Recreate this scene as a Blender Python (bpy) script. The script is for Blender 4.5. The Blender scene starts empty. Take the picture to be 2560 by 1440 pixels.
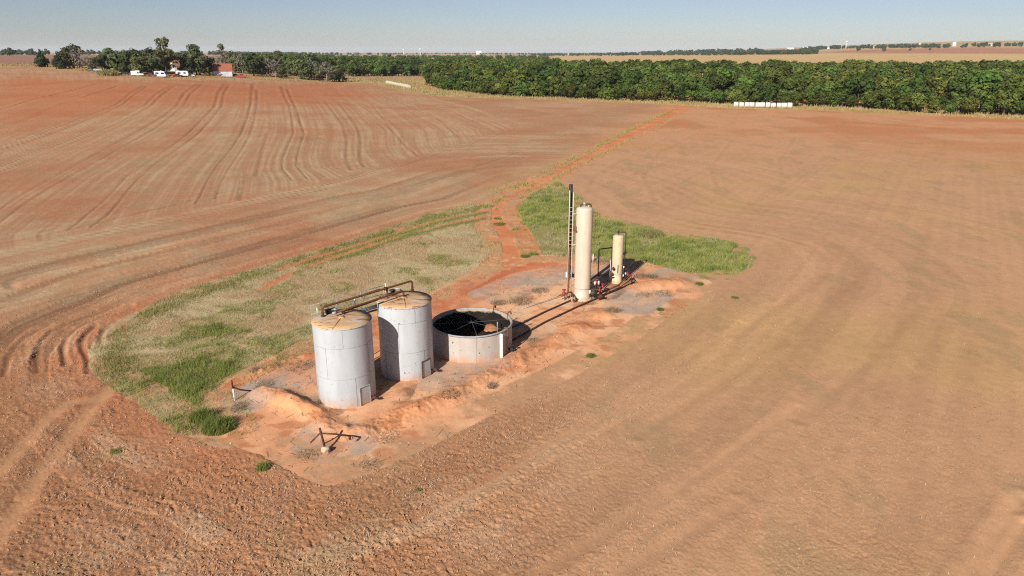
import bpy, math, random
import numpy as np
from mathutils import Matrix, Vector

# ------------------------------------------------------------------ camera, sky, sun, exposure
S = bpy.context.scene
COL = S.collection
F, HORIZON, CAM_H = 1778.0, 130.0, 17.5            # focal length and horizon row of the 2560 x 1440 photograph, drone height
PITCH = math.atan((720 - HORIZON) / F)
cam = bpy.data.cameras.new('camera')
cam.sensor_width = 36.0
cam.lens = F / 2560 * 36.0
cam.clip_start, cam.clip_end = 0.5, 60000
cam_o = bpy.data.objects.new('camera', cam)
cam_o.location = (0, 0, CAM_H)
cam_o.rotation_euler = (math.pi / 2 - PITCH, 0, 0)
COL.objects.link(cam_o)
S.camera = cam_o

SUN_EL, SUN_AZ = math.radians(31.0), math.radians(26.4)   # shadows run forward and 26 degrees to the right
W = bpy.data.worlds.new('World')
S.world = W
W.use_nodes = True
nt = W.node_tree
nt.nodes.clear()
sky = nt.nodes.new('ShaderNodeTexSky')
sky.sky_type = 'NISHITA'
sky.sun_disc = False
sky.sun_elevation = SUN_EL
sky.sun_rotation = math.pi + SUN_AZ
sky.altitude = 350
sky.air_density = 0.8
sky.dust_density = 0.5
sky.ozone_density = 1.0
bg = nt.nodes.new('ShaderNodeBackground')
bg.inputs[1].default_value = 0.0485
wo = nt.nodes.new('ShaderNodeOutputWorld')
tint = nt.nodes.new('ShaderNodeMix'); tint.data_type = 'RGBA'; tint.blend_type = 'MULTIPLY'; tint.inputs[0].default_value = 1.0
tint.inputs[7].default_value = (0.985, 0.975, 1.09, 1)
nt.links.new(sky.outputs[0], tint.inputs[6]); nt.links.new(tint.outputs[2], bg.inputs[0])
nt.links.new(bg.outputs[0], wo.inputs[0])
sun = bpy.data.lights.new('sun', 'SUN')
sun.energy = 4.8
sun.angle = math.radians(0.53)
sun.color = (1.0, 0.965, 0.91)
sun_o = bpy.data.objects.new('sun', sun)
d = Vector((math.sin(SUN_AZ) * math.cos(SUN_EL), math.cos(SUN_AZ) * math.cos(SUN_EL), -math.sin(SUN_EL)))
sun_o.rotation_euler = d.to_track_quat('-Z', 'Y').to_euler()
sun_o.location = (-60, -60, 80)
COL.objects.link(sun_o)
S.view_settings.view_transform = 'Standard'
S.view_settings.look = 'None'
S.view_settings.exposure = 0.55
S.view_settings.gamma = 1.0
S.cycles.max_bounces = 6
S.cycles.diffuse_bounces = 3
S.cycles.transparent_max_bounces = 6
S.cycles.volume_bounces = 1
S.cycles.use_denoising = False
S.cycles.filter_width = 1.15

# ------------------------------------------------------------------ numbers: noise, terrain, survey of the place
def smooth(t, a=0.0, b=1.0):
    t = np.clip((t - a) / (b - a), 0, 1)
    return t * t * (3 - 2 * t)

def vnoise(x, y, seed=0):
    x = np.asarray(x, float); y = np.asarray(y, float)
    ix = np.floor(x).astype(np.int64); iy = np.floor(y).astype(np.int64)
    fx = x - ix; fy = y - iy
    fx = fx * fx * fx * (fx * (fx * 6 - 15) + 10); fy = fy * fy * fy * (fy * (fy * 6 - 15) + 10)
    def hsh(a, b):
        n = (a * 374761393 + b * 668265263 + seed * 1274126177) & 0xFFFFFFFF
        n = ((n ^ (n >> 13)) * 1274126177) & 0xFFFFFFFF
        n = (n ^ (n >> 16)) & 0xFFFFFF
        return n / float(0xFFFFFF)
    return (hsh(ix, iy) * (1 - fx) + hsh(ix + 1, iy) * fx) * (1 - fy) + (hsh(ix, iy + 1) * (1 - fx) + hsh(ix + 1, iy + 1) * fx) * fy

def fbm(x, y, seed=0, octs=4, gain=0.5):
    s, a, t = 0, 1.0, 0
    for k in range(octs):
        s = s + a * vnoise(x * 2 ** k + 17.3 * k, y * 2 ** k - 9.1 * k, seed + k)
        t += a
        a *= gain
    return s / t

def hill(x, y):
    """Large shape of the land: level at the well site, a rise to the farmstead, a long rise far to the right."""
    x = np.asarray(x, float); y = np.asarray(y, float)
    r = np.hypot(x, y)
    q = np.where(y > 1, x / np.maximum(y, 1), np.where(x < 0, -9, 9))
    h = 10.0 * smooth(r, 100, 520) * smooth(-q, 0.1, 0.6)
    h = h + 66.0 * smooth(r, 1100, 4200) * smooth(q, 0.02, 0.66)
    h = h + 0.5 * smooth(r, 60, 200) * (fbm(x / 70, y / 70, 5, 2) - 0.5)
    return h

CP, SP = math.cos(PITCH), math.sin(PITCH)
def at(px, py, lift=0.0):
    """Ground point that was surveyed from photograph position (px, py)."""
    px = np.asarray(px, float); py = np.asarray(py, float)
    u = (px - 1280) / F; v = -(py - 720) / F
    dx, dy, dz = u, CP + v * SP, -SP + v * CP
    shp = px.shape
    dx, dy, dz = (np.broadcast_to(q, shp).ravel() for q in (dx, dy, dz))
    ts = np.concatenate([[8.0], np.geomspace(12, 9000, 420)])
    gap = CAM_H + ts[None] * dz[:, None] - lift - hill(ts[None] * dx[:, None], ts[None] * dy[:, None])
    hit = gap < 0
    k = np.where(hit.any(1), hit.argmax(1), np.abs(gap[:, 200:]).argmin(1) + 200)
    k = np.maximum(k, 1); i = np.arange(len(k))
    g0, g1 = gap[i, k - 1], gap[i, k]
    f = np.where(hit.any(1), g0 / (g0 - g1), 1.0)
    lo, hi = ts[k - 1], ts[k]
    t = lo + (hi - lo) * f
    for _ in range(6):
        g = CAM_H + t * dz - lift - hill(t * dx, t * dy)
        t = np.where(hit.any(1), np.clip(t - g / (dz - 1e-9), lo, hi), t)
    t = t.reshape(shp); dx = dx.reshape(shp); dy = dy.reshape(shp)
    return t * dx, t * dy, hill(t * dx, t * dy)
def A(px, py, lift=0.0):
    x, y, z = at(px, py, lift)
    return Vector((float(x), float(y), float(z) + lift))
def on(px, py, Y):
    """Point at photograph position (px, py) in the upright plane y = Y."""
    u = (px - 1280) / F; v = -(py - 720) / F
    t = Y / (CP + v * SP)
    return Vector((t * u, Y, CAM_H + t * (-SP + v * CP)))
def line(pts):
    p = np.array(pts, float)
    x, y, _ = at(p[:, 0], p[:, 1])
    return np.stack([x, y], 1)
def dist_line(P, x, y):
    best = np.full(x.shape, 1e9)
    for a, b in zip(P[:-1], P[1:]):
        ab = b - a; L = max(ab @ ab, 1e-9)
        t = np.clip(((x - a[0]) * ab[0] + (y - a[1]) * ab[1]) / L, 0, 1)
        best = np.minimum(best, (x - a[0] - t * ab[0]) ** 2 + (y - a[1] - t * ab[1]) ** 2)
    return np.sqrt(best)
def sd(P, x, y):
    """Signed distance to polygon P, positive inside."""
    dd = dist_line(np.vstack([P, P[:1]]), x, y)
    ins = np.zeros(x.shape, bool)
    j = len(P) - 1
    for i in range(len(P)):
        a, b = P[i], P[j]
        c = ((a[1] > y) != (b[1] > y)) & (x < (b[0] - a[0]) * (y - a[1]) / (b[1] - a[1] + 1e-12) + a[0])
        ins ^= c
        j = i
    return np.where(ins, dd, -dd)
def near(P, x, y, reach):
    """Indices within reach of the bounds of P."""
    lo, hi = P.min(0) - reach, P.max(0) + reach
    return np.nonzero((x > lo[0]) & (x < hi[0]) & (y > lo[1]) & (y < hi[1]))[0]
def sdf(P, x, y, reach=30.0):
    out = np.full(x.shape, -reach)
    k = near(P, x, y, reach)
    out[k] = np.maximum(sd(P, x[k], y[k]), -reach)
    return out
def dl(P, x, y, reach=5.0):
    out = np.full(x.shape, 1e3)
    k = near(P, x, y, reach)
    if len(k): out[k] = dist_line(P, x[k], y[k])
    return out

PAD = line([(560,990),(600,958),(640,930),(780,868),(940,790),(1090,742),(1230,672),(1300,648),(1420,643),(1490,650),(1600,662),(1700,688),(1748,705),(1725,735),(1650,778),(1560,842),(1400,930),(1280,985),(1180,1030),(1060,1090),(900,1160),(830,1182),(760,1150),(690,1112),(600,1085),(575,1040)])
LEFT_GRASS = line([(1215,512),(1100,535),(980,573),(860,613),(720,655),(600,692),(480,728),(380,778),(300,818),(265,870),(275,920),(330,960),(400,1000),(440,1030),(490,1062),(560,1090),(600,1072),(590,1035),(550,1003),(548,975),(640,932),(740,882),(790,850),(870,810),(940,780),(1090,735),(1220,670),(1250,645),(1238,590),(1212,560)])
RIGHT_GRASS = line([(1370,455),(1400,470),(1440,500),(1480,540),(1560,558),(1660,585),(1780,602),(1838,612),(1862,640),(1850,662),(1800,690),(1700,688),(1600,658),(1480,642),(1330,642),(1300,590),(1270,545),(1268,515),(1320,480)])
ROAD = line([(1228,664),(1228,600),(1206,562),(1208,518),(1260,488),(1350,438),(1440,393),(1560,329),(1640,291),(1690,264),(1730,264),(1690,290),(1600,337),(1500,388),(1420,428),(1370,456),(1298,494),(1274,522),(1278,545),(1308,590),(1335,655)])
WHOLE = line([(1215,512),(1100,535),(980,573),(860,613),(720,655),(600,692),(480,728),(380,778),(300,818),(265,870),(275,920),(330,960),(400,1000),(440,1030),(490,1062),(560,1090),(690,1112),(760,1150),(830,1182),(900,1160),(1060,1090),(1180,1030),(1280,985),(1400,930),(1560,842),(1650,778),(1725,735),(1800,690),(1850,662),(1862,640),(1838,612),(1780,602),(1660,585),(1560,558),(1480,540),(1440,500),(1400,470),(1350,448),(1260,490)])
TRACKS = [[(240,210),(198,221),(126,239),(96,244),(41,261),(0,274),(-120,310)],
 [(295,214),(252,228),(204,244),(153,260),(102,279),(57,297),(0,316),(-120,355)], [(105,284),(0,322),(-120,366)],
 [(359,213),(323,234),(297,257),(256,276),(192,298),(128,324),(64,349),(0,368),(-120,410)], [(367,215),(332,239),(307,260),(265,281),(198,308),(128,333),(64,356),(0,374),(-120,420)],
 [(427,213),(387,237),(364,261),(319,285),(256,316),(192,343),(128,368),(64,392),(0,418),(-120,468)], [(436,213),(399,241),(377,263),(332,289),(256,325),(192,352),(128,380),(64,405),(0,428),(-120,478)],
 [(492,210),(460,233),(439,265),(406,292),(351,324),(287,359),(224,394),(160,428),(96,464),(48,491),(0,523),(-120,600)], [(503,210),(476,234),(457,265),(428,290),(377,327),(307,365),(243,404),(179,440),(115,474),(57,512),(0,557),(-100,640)],
 [(561,210),(545,233),(534,269),(498,305),(466,337),(415,375),(361,413),(319,439),(287,474),(256,506),(220,535),(192,560),(163,578)], [(572,210),(559,233),(553,266),(527,300),(492,337),(441,375),(387,410),(345,448),(319,477),(297,506),(268,538),(227,567)],
 [(631,210),(626,260),(617,298),(601,337),(575,375),(543,413),(518,452),(502,487),(489,509)], [(641,222),(642,257),(636,298),(623,340),(601,378),(575,416),(553,455),(538,496)],
 [(703,217),(711,244),(722,263),(730,301),(733,333),(719,365),(706,397),(706,423),(732,452)], [(716,222),(728,247),(741,273),(751,308),(760,333),(749,365),(741,394),(741,416),(770,448)]]
FAINT = [[(810,250),(855,308),(868,350),(866,400),(880,425)], [(845,256),(890,310),(903,350),(900,395),(912,418)], [(930,262),(975,318),(1010,360),(1045,390)], [(668,330),(650,400),(640,440)], [(610,450),(600,500)], [(1040,262),(1100,300),(1150,345)],
 [(0,610),(160,577),(400,520),(560,480)], [(0,690),(300,618),(560,560),(760,525),(900,500)], [(30,720),(20,705),(45,690),(180,665),(500,600),(700,560)], [(0,770),(200,722),(400,672),(600,620),(800,560),(1000,510)], [(1000,470),(1180,420),(1300,380),(1420,335)],
 [(1500,440),(1560,400),(1660,350),(1720,320)], [(1470,480),(1490,440),(1560,395)], [(1640,500),(1610,440),(1650,380),(1750,330)], [(1800,480),(1780,420),(1830,350)], [(1960,470),(1950,400),(1990,340)],
 [(1750,560),(1900,580),(2030,615),(2075,650),(2050,700),(1960,760),(1840,840)], [(2130,700),(2000,820),(1800,960),(1600,1090)], [(2300,760),(2180,900),(2000,1050)]]
LONG = [[(-80,652),(0,635),(160,602),(319,567),(479,535),(639,499),(799,467),(1000,416),(1112,379),(1192,355),(1287,323)], [(-80,666),(0,648),(319,577),(479,545),(639,510),(820,472)]]
NEAR_RUTS = [[(300,950),(240,1000),(165,1010),(112,1050),(56,1114),(0,1177),(-80,1260)], [(320,940),(292,956),(225,1024),(161,1110),(112,1166),(56,1260),(0,1335),(-60,1420)]]
ARCS = [[(8,940),(16,911),(21,890),(42,861),(62,844),(96,825),(125,813)], [(95,930),(92,890),(94,873),(108,850),(133,827),(167,809),(208,794),(300,765)], [(165,915),(158,880),(158,865),(167,844),(187,825),(219,807),(250,794),(330,765)], [(221,932),(221,900),(206,873),(204,857),(215,836),(240,815)], [(-40,875),(0,848),(31,823),(83,798),(146,773),(208,757),(330,725),(480,690)], [(0,838),(21,817),(52,800),(88,789)], [(250,861),(253,840),(262,823),(277,815)], [(-30,800),(60,770),(200,735),(380,690)]]
RIGHT_RUTS = [[(1047,1302),(1149,1253),(1256,1191),(1367,1116),(1522,1036),(1700,907),(1850,810)], [(1340,1440),(1520,1330),(1750,1180),(1990,1020)], [(1530,1440),(1700,1345),(1850,1260)], [(2400,1470),(2440,1410),(2490,1335),(2560,1245)], [(2460,1470),(2500,1400),(2560,1310)]]
BERMS = [([(655,985),(700,992),(750,1020),(800,1050),(850,1080)], 0.40, 0.58), ([(915,1082),(960,1066),(1010,1040),(1130,990),(1240,932),(1330,886),(1420,836),(1500,790)], 0.24, 0.85), ([(1590,722),(1650,712),(1700,708)], 0.35, 0.8), ([(640,946),(720,905),(790,884)], 0.22, 0.6)]
GRAVEL = [[(655,965),(720,940),(790,915),(800,990),(760,1000),(700,985)], [(1085,960),(1110,925),(1180,915),(1250,895),(1240,915),(1160,950)], [(1540,770),(1555,735),(1600,728),(1650,740),(1600,775)], [(780,1110),(800,1080),(870,1085),(890,1110),(830,1130)], [(1200,735),(1300,690),(1420,672),(1430,690),(1330,720),(1230,745)], [(1485,670),(1500,655),(1545,650),(1550,690),(1490,690)], [(1640,690),(1680,678),(1725,690),(1690,700)], [(600,1000),(640,975),(660,985),(620,1010)]]
STAIN = [[(1462,752),(1478,700),(1535,688),(1562,704),(1515,738)],[(935,985),(960,950),(1000,960),(985,990)],[(1285,865),(1310,845),(1345,850),(1320,880)],[(780,1010),(800,985),(830,1015),(810,1028)]]
PALE = [[(1285,800),(1330,770),(1400,760),(1380,790),(1330,840),(1290,850)]]
MEADOW = line([(845,190),(1065,190),(1068,216),(1110,228),(1200,237),(1430,248),(1600,254),(1700,258),(1830,262),(1990,268),(2130,275),(2300,284),(2560,296),(2620,300),(2620,286),(2560,280),(2000,255),(1690,244),(1400,240),(1100,215),(1095,240),(1000,222),(930,206),(850,203)])
VERGE = line([(850,205),(930,208),(1000,226),(1090,240),(1200,245),(1430,252),(1600,258),(1690,264),(1830,272),(1990,274),(2130,279),(2300,288),(2560,299),(2640,303),(2640,290),(2300,270),(1830,258),(1400,242),(1090,220),(1000,200),(860,196)])
FARM_YARD = line([(-60,160),(60,158),(170,160),(300,172),(560,180),(860,190),(880,206),(560,198),(420,198),(300,191),(180,177),(80,167),(-60,166)])
GOLD_BACK = line([(1380,139),(1500,138.5),(1700,137),(1900,135.5),(2000,134),(2300,134),(2560,136),(2700,136),(2700,175),(2300,168),(1900,165),(1400,158)])
RED_BACK = line([(2040,133),(2090,126),(2200,123),(2560,120),(2700,119),(2700,135),(2300,133)])
LEFT_BACK = line([(-120,140),(100,138),(330,138),(600,140),(1000,141),(1000,160),(300,166),(60,158),(-120,157)])
GREEN_ZONE = [line(q) for q in ([(300,940),(330,905),(420,900),(520,872),(620,900),(700,852),(790,822),(800,850),(700,905),(600,970),(560,995),(605,1060),(560,1095),(480,1065),(400,1012),(330,965)], [(455,860),(470,815),(580,785),(605,820),(560,850)])]
STRIPS = [([(1215,516),(1100,541),(980,578),(860,617),(720,660),(600,700),(480,738),(380,785),(300,826),(275,880),(290,930)], 0.95, 0), ([(1212,532),(1100,556),(1000,586),(900,612),(830,640),(760,660)], 0.62, 1), ([(1215,546),(1060,578),(960,607),(900,632),(840,648)], 0.7, 1)]
WHEELS = [line(q) for q in ([(1216,525),(1100,550),(980,584),(880,617),(800,640),(700,672)], [(1216,540),(1100,565),(980,598),(880,628),(800,655),(730,680),(660,720)])]
STRIPS = [(line(a), b, c) for a, b, c in STRIPS]
GRAVEL = [line(q) for q in GRAVEL]; PALE = [line(q) for q in PALE]; STAIN = [line(q) for q in STAIN]
BERMS = [(line(a), b, c) for a, b, c in BERMS]
ROW_FIELD = line([(-200,672),(0,630),(160,597),(319,562),(479,530),(639,494),(799,462),(1000,412),(1192,350),(1287,320),(1400,285),(1100,240),(850,205),(300,190),(-200,165)])
RED_TOP = line([(-150,200),(-150,335),(0,325),(200,300),(420,272),(640,268),(900,262),(1000,238),(900,212),(560,204),(300,200),(100,190)])
ROAD_MID = line([(1255,560),(1240,520),(1290,485),(1370,440),(1440,402),(1560,336),(1690,272)])
WOOD_FRONT = [(1062,214),(1110,226),(1200,236),(1300,243),(1430,248),(1560,252),(1690,256),(1760,260),(1880,264),(2000,266),(2130,273),(2250,280),(2400,286),(2560,291),(2680,296)]

def srgb(r, g, b):
    c = np.array([r, g, b], float) / 255
    return np.where(c <= 0.04045, c / 12.92, ((c + 0.055) / 1.055) ** 2.4)
GROUND_LIGHT = 0.73                                  # colour as seen in full sun on level ground -> surface colour
HAZE = 0.00004
def soil(r, g, b): return srgb(r, g, b) * GROUND_LIGHT * np.array([1.0, 0.98, 0.92])
# ------------------------------------------------------------------ materials
MATS = {}
class N:
    """A little node-graph writer."""
    def __init__(s, name):
        s.m = bpy.data.materials.new(name); s.m.use_nodes = True
        s.t = s.m.node_tree; s.t.nodes.clear()
        s.out = s.t.nodes.new('ShaderNodeOutputMaterial')
        s.co = s.t.nodes.new('ShaderNodeTexCoord').outputs['Object']
    def n(s, kind, **kw):
        x = s.t.nodes.new(kind)
        for k, v in kw.items(): setattr(x, k, v)
        return x
    def put(s, sock, v):
        if isinstance(v, bpy.types.NodeSocket): s.t.links.new(v, sock)
        elif isinstance(v, (tuple, list, np.ndarray)):
            v = list(map(float, v)); sock.default_value = v if len(sock.default_value) == len(v) else v + [1.0]
        else: sock.default_value = v
    def scaled(s, sc, co=None):
        m = s.n('ShaderNodeMapping'); s.put(m.inputs[0], co or s.co); m.inputs['Scale'].default_value = sc
        return m.outputs[0]
    def noise(s, scale, detail=4, rough=0.55, stretch=None, co=None):
        x = s.n('ShaderNodeTexNoise')
        s.put(x.inputs['Vector'], s.scaled(stretch, co) if stretch else (co or s.co))
        x.inputs['Scale'].default_value = scale; x.inputs['Detail'].default_value = detail; x.inputs['Roughness'].default_value = rough
        return x.outputs[0]
    def ramp(s, f, a, b, lo=0.0, hi=1.0):
        x = s.n('ShaderNodeMapRange', clamp=True); s.put(x.inputs[0], f)
        for i, v in enumerate((a, b, lo, hi)): x.inputs[i + 1].default_value = v
        return x.outputs[0]
    def mix(s, f, a, b, mode='MIX'):
        x = s.n('ShaderNodeMix', data_type='RGBA', blend_type=mode)
        s.put(x.inputs[0], f); s.put(x.inputs[6], a); s.put(x.inputs[7], b)
        return x.outputs[2]
    def math(s, op, a, b=0.0):
        x = s.n('ShaderNodeMath', operation=op); s.put(x.inputs[0], a); s.put(x.inputs[1], b)
        return x.outputs[0]
    def attr(s, name):
        x = s.n('ShaderNodeAttribute', attribute_name=name); return x
    def bump(s, f, strength, dist):
        x = s.n('ShaderNodeBump'); s.put(x.inputs['Strength'], strength); x.inputs['Distance'].default_value = dist
        s.put(x.inputs['Height'], f); return x.outputs[0]
    def finish(s, color, rough=0.8, metal=0.0, normal=None, spec=0.3, translucent=0.0):
        b = s.n('ShaderNodeBsdfPrincipled')
        s.put(b.inputs['Base Color'], color); s.put(b.inputs['Roughness'], rough); b.inputs['Metallic'].default_value = metal
        b.inputs['Specular IOR Level'].default_value = spec
        if normal is not None: s.put(b.inputs['Normal'], normal)
        o = b.outputs[0]
        if translucent:
            tr = s.n('ShaderNodeBsdfTranslucent'); s.put(tr.inputs[0], color)
            mx = s.n('ShaderNodeMixShader'); mx.inputs[0].default_value = translucent
            s.put(mx.inputs[1], o); s.put(mx.inputs[2], tr.outputs[0]); o = mx.outputs[0]
        s.t.links.new(o, s.out.inputs[0])
        MATS[s.m.name] = s.m
        return s.m

def ground_material():
    g = N('soil_ground')
    col = g.attr('tint').outputs['Color']
    rgh = g.attr('coarse').outputs['Fac']
    n1 = g.noise(1.3, 5, 0.65); n2 = g.noise(12.0, 4, 0.75); n3 = g.noise(0.16, 3, 0.5)
    v = g.math('ADD', g.ramp(n1, 0.3, 0.7, 0.90, 1.10), g.math('MULTIPLY', g.ramp(n2, 0.3, 0.7, -0.46, 0.46), g.math('ADD', rgh, 0.1)))
    v = g.math('MULTIPLY', v, g.ramp(n3, 0.3, 0.7, 0.95, 1.05))
    c = g.mix(1.0, col, v, 'MULTIPLY')
    straw = g.math('MULTIPLY', g.ramp(g.noise(9.0, 2, 0.5, (1.0, 3.0, 1.0)), 0.6, 0.72), g.attr('straw').outputs['Fac'])
    c = g.mix(straw, c, tuple(soil(214, 192, 154)))
    b = g.bump(g.math('ADD', g.math('MULTIPLY', n2, 0.7), g.math('MULTIPLY', g.noise(22.0, 3, 0.6), 0.4)), g.math('MULTIPLY', rgh, 0.9), 0.05)
    return g.finish(c, 0.95, 0, b, 0.12)

def paint_material(name, base, streak=(0.55, 0.5, 0.45), rust=0.0, rust_top=None, dirt_h=0.0, rough=0.5, spots=0.0, amount=0.35):
    """Weathered paint: rain streaks, stains, rust that starts at a given height."""
    g = N(name)
    c = g.mix(g.ramp(g.noise(2.2, 5, 0.6, (1, 1, 0.22)), 0.42, 0.75, 0, amount), base, streak)
    c = g.mix(g.ramp(g.noise(1.0, 4, 0.6), 0.35, 0.7, 0, 0.22), c, tuple(0.8 * q for q in base))
    z = g.n('ShaderNodeSeparateXYZ'); g.put(z.inputs[0], g.co)
    if spots:
        c = g.mix(g.math('MULTIPLY', g.ramp(g.noise(6.5, 3, 0.6), 0.665, 0.70), spots), c, (0.05, 0.03, 0.022))
    if rust:
        c = g.mix(g.ramp(g.noise(3.0, 6, 0.7, (1, 1, 0.35)), 0.62 - 0.1 * rust, 0.72, 0, rust), c, (0.34, 0.15, 0.055))
    if rust_top:
        edge = g.ramp(z.outputs[2], rust_top - 0.22, rust_top)
        c = g.mix(g.math('MULTIPLY', edge, g.ramp(g.noise(9, 4, 0.7, (1, 1, 0.5)), 0.5, 0.62)), c, (0.24, 0.1, 0.04))
    if dirt_h:
        low = g.ramp(z.outputs[2], 0.0, dirt_h, 1.0, 0.0)
        c = g.mix(g.math('MULTIPLY', low, g.ramp(g.noise(3.5, 4, 0.6), 0.3, 0.65, 0.15, 0.95)), c, tuple(soil(208, 150, 104)))
    return g.finish(c, rough, 0, g.bump(g.noise(0.9, 2, 0.5), 0.12, 0.05), 0.35)

def plain(name, a, b=None, scale=6.0, rough=0.7, metal=0.0, spec=0.3, bump=0.0, lo=0.4, hi=0.65):
    g = N(name)
    c = g.mix(g.ramp(g.noise(scale, 5, 0.6), lo, hi), a, b) if b is not None else a
    return g.finish(c, rough, metal, g.bump(g.noise(scale * 2, 3), 0.4, bump) if bump else None, spec)

def leaf_material(name, a, b, translucent=0.25, vary=0.35):
    g = N(name)
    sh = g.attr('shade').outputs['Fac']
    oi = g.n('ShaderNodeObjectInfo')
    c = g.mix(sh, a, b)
    hsv = g.n('ShaderNodeHueSaturation')
    g.put(hsv.inputs['Hue'], g.ramp(oi.outputs['Random'], 0, 1, 0.5 - 0.035 * vary / 0.35, 0.5 + 0.03 * vary / 0.35))
    g.put(hsv.inputs['Value'], g.ramp(g.math('FRACT', g.math('MULTIPLY', oi.outputs['Random'], 7.31)), 0, 1, 1 - vary, 1 + vary))
    g.put(hsv.inputs['Color'], c)
    return g.finish(hsv.outputs[0], 0.7, 0, None, 0.15, translucent)

def tint_material(name, translucent=0.2):
    g = N(name)
    return g.finish(g.attr('tint').outputs['Color'], 0.8, 0, None, 0.12, translucent)

GROUND = ground_material()
paint_material('tank_paint_clean', (0.43, 0.45, 0.455), (0.22, 0.225, 0.225), 0.18, None, 0.7, 0.5, 0.35)
paint_material('tank_paint_rusty', (0.46, 0.48, 0.482), (0.25, 0.25, 0.245), 0.3, 4.33, 0.5, 0.5, 1.0)
paint_material('pit_paint', (0.43, 0.38, 0.33), (0.30, 0.23, 0.17), 0.35, None, 0.55, 0.7, 1.0, 0.5)
paint_material('vessel_cream', (0.58, 0.455, 0.345), (0.40, 0.30, 0.215), 0.28, None, 0.35, 0.5, 0.3, 0.6)
paint_material('separator_cream', (0.54, 0.435, 0.275), (0.40, 0.29, 0.16), 0.4, None, 0.3, 0.5, 0.4, 0.4)
def roof_material(name, rustiness):
    g = N(name)
    c = g.mix(g.ramp(g.noise(0.85, 4, 0.6), 0.30, 0.52), (0.46, 0.42, 0.38), (0.50, 0.30, 0.145))
    c = g.mix(g.ramp(g.noise(4.2, 2, 0.45, (0.35, 1.0, 1)), 0.60 - rustiness, 0.63 - rustiness * 0.9, 0, 0.85), c, (0.24, 0.09, 0.03))
    c = g.mix(g.ramp(g.noise(1.3, 3, 0.5), 0.60, 0.74, 0, 0.6), c, (0.50, 0.46, 0.43))
    return g.finish(c, 0.75, 0, None, 0.2)
roof_material('roof_rust_light', 0.0); roof_material('roof_rust_heavy', 0.06)
plain('rusty_steel', (0.10, 0.035, 0.018), (0.19, 0.075, 0.035), 7, 0.75)
plain('dark_rust', (0.045, 0.02, 0.014), (0.10, 0.042, 0.024), 7, 0.75)
plain('black_steel', (0.012, 0.013, 0.014), (0.03, 0.028, 0.026), 5, 0.6)
plain('dark_green_steel', (0.03, 0.035, 0.028), (0.06, 0.045, 0.035), 5, 0.6)
plain('galvanised', (0.36, 0.36, 0.36), (0.24, 0.21, 0.19), 8, 0.55)
plain('wire_grey', (0.22, 0.21, 0.2), None, 8, 0.6)
plain('white_steel', (0.68, 0.68, 0.66), (0.5, 0.48, 0.45), 8, 0.5)
plain('seam_steel', (0.34, 0.34, 0.35), (0.25, 0.22, 0.2), 5, 0.6)
plain('roof_seam', (0.34, 0.22, 0.13), (0.22, 0.12, 0.06), 5, 0.7)
plain('red_valve', (0.30, 0.022, 0.02), (0.18, 0.03, 0.02), 9, 0.5)
plain('yellow_paint', (0.75, 0.66, 0.25), None, 5, 0.6)
plain('concrete', (0.46, 0.38, 0.29), (0.33, 0.25, 0.18), 4, 0.9, bump=0.03)
plain('rock_tan', (0.52, 0.38, 0.26), (0.38, 0.25, 0.16), 5, 0.95, bump=0.05)
g = N('oil_wall')
z = g.n('ShaderNodeSeparateXYZ'); g.put(z.inputs[0], g.co)
c = g.mix(g.ramp(g.math('ADD', z.outputs[2], g.ramp(g.noise(1.6, 4, 0.6), 0.2, 0.8, -0.16, 0.16)), 1.44, 1.56), (0.013, 0.010, 0.008), (0.36, 0.27, 0.18))
g.finish(c, 0.8, 0, None, 0.1)
g = N('oil_sludge')
c = g.mix(g.ramp(g.noise(1.5, 4, 0.6), 0.45, 0.72), (0.012, 0.008, 0.006), (0.07, 0.035, 0.02))
g.finish(c, 0.85, 0, g.bump(g.noise(2.0, 4), 0.4, 0.08), 0.08)
plain('rust_sediment', (0.30, 0.11, 0.035), (0.42, 0.23, 0.11), 2.5, 0.9, bump=0.03)
tint_material('grass_blades', 0.3); tint_material('straw_bits', 0.1); tint_material('clod_soil', 0.0)
leaf_material('leaf_green', (0.022, 0.040, 0.009), (0.135, 0.172, 0.034), 0.25, 0.45)
leaf_material('leaf_farm', (0.032, 0.044, 0.016), (0.125, 0.138, 0.05), 0.2, 0.35)
leaf_material('leaf_cedar', (0.012, 0.026, 0.010), (0.035, 0.055, 0.020), 0.1, 0.2)
leaf_material('leaf_grey', (0.10, 0.085, 0.06), (0.18, 0.155, 0.11), 0.1, 0.25)
leaf_material('leaf_far', (0.03, 0.042, 0.02), (0.065, 0.085, 0.035), 0.1, 0.3)
plain('bark', (0.075, 0.055, 0.04), (0.14, 0.11, 0.085), 4, 0.95)
plain('bark_pale', (0.26, 0.22, 0.18), (0.36, 0.32, 0.28), 4, 0.95)
plain('white_wall', (0.62, 0.62, 0.61), (0.52, 0.5, 0.48), 0.8, 0.7)
plain('grey_wall', (0.52, 0.54, 0.57), (0.42, 0.42, 0.43), 0.8, 0.7)
plain('red_roof', (0.26, 0.075, 0.04), (0.36, 0.15, 0.09), 1.5, 0.6)
plain('brown_roof', (0.20, 0.10, 0.065), (0.26, 0.15, 0.1), 1.5, 0.8)
plain('white_car', (0.62, 0.62, 0.61), None, 3, 0.3, spec=0.5)
plain('silver_car', (0.45, 0.46, 0.47), None, 3, 0.35, spec=0.5)
plain('red_car', (0.38, 0.05, 0.035), None, 3, 0.35, spec=0.5)
plain('maroon_car', (0.07, 0.014, 0.016), (0.11, 0.03, 0.025), 2, 0.6)
plain('dark_car', (0.03, 0.033, 0.038), None, 3, 0.35, spec=0.5)
plain('glass', (0.02, 0.025, 0.03), None, 3, 0.08, spec=0.6)
plain('tyre', (0.018, 0.018, 0.018), None, 3, 0.9)
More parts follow.
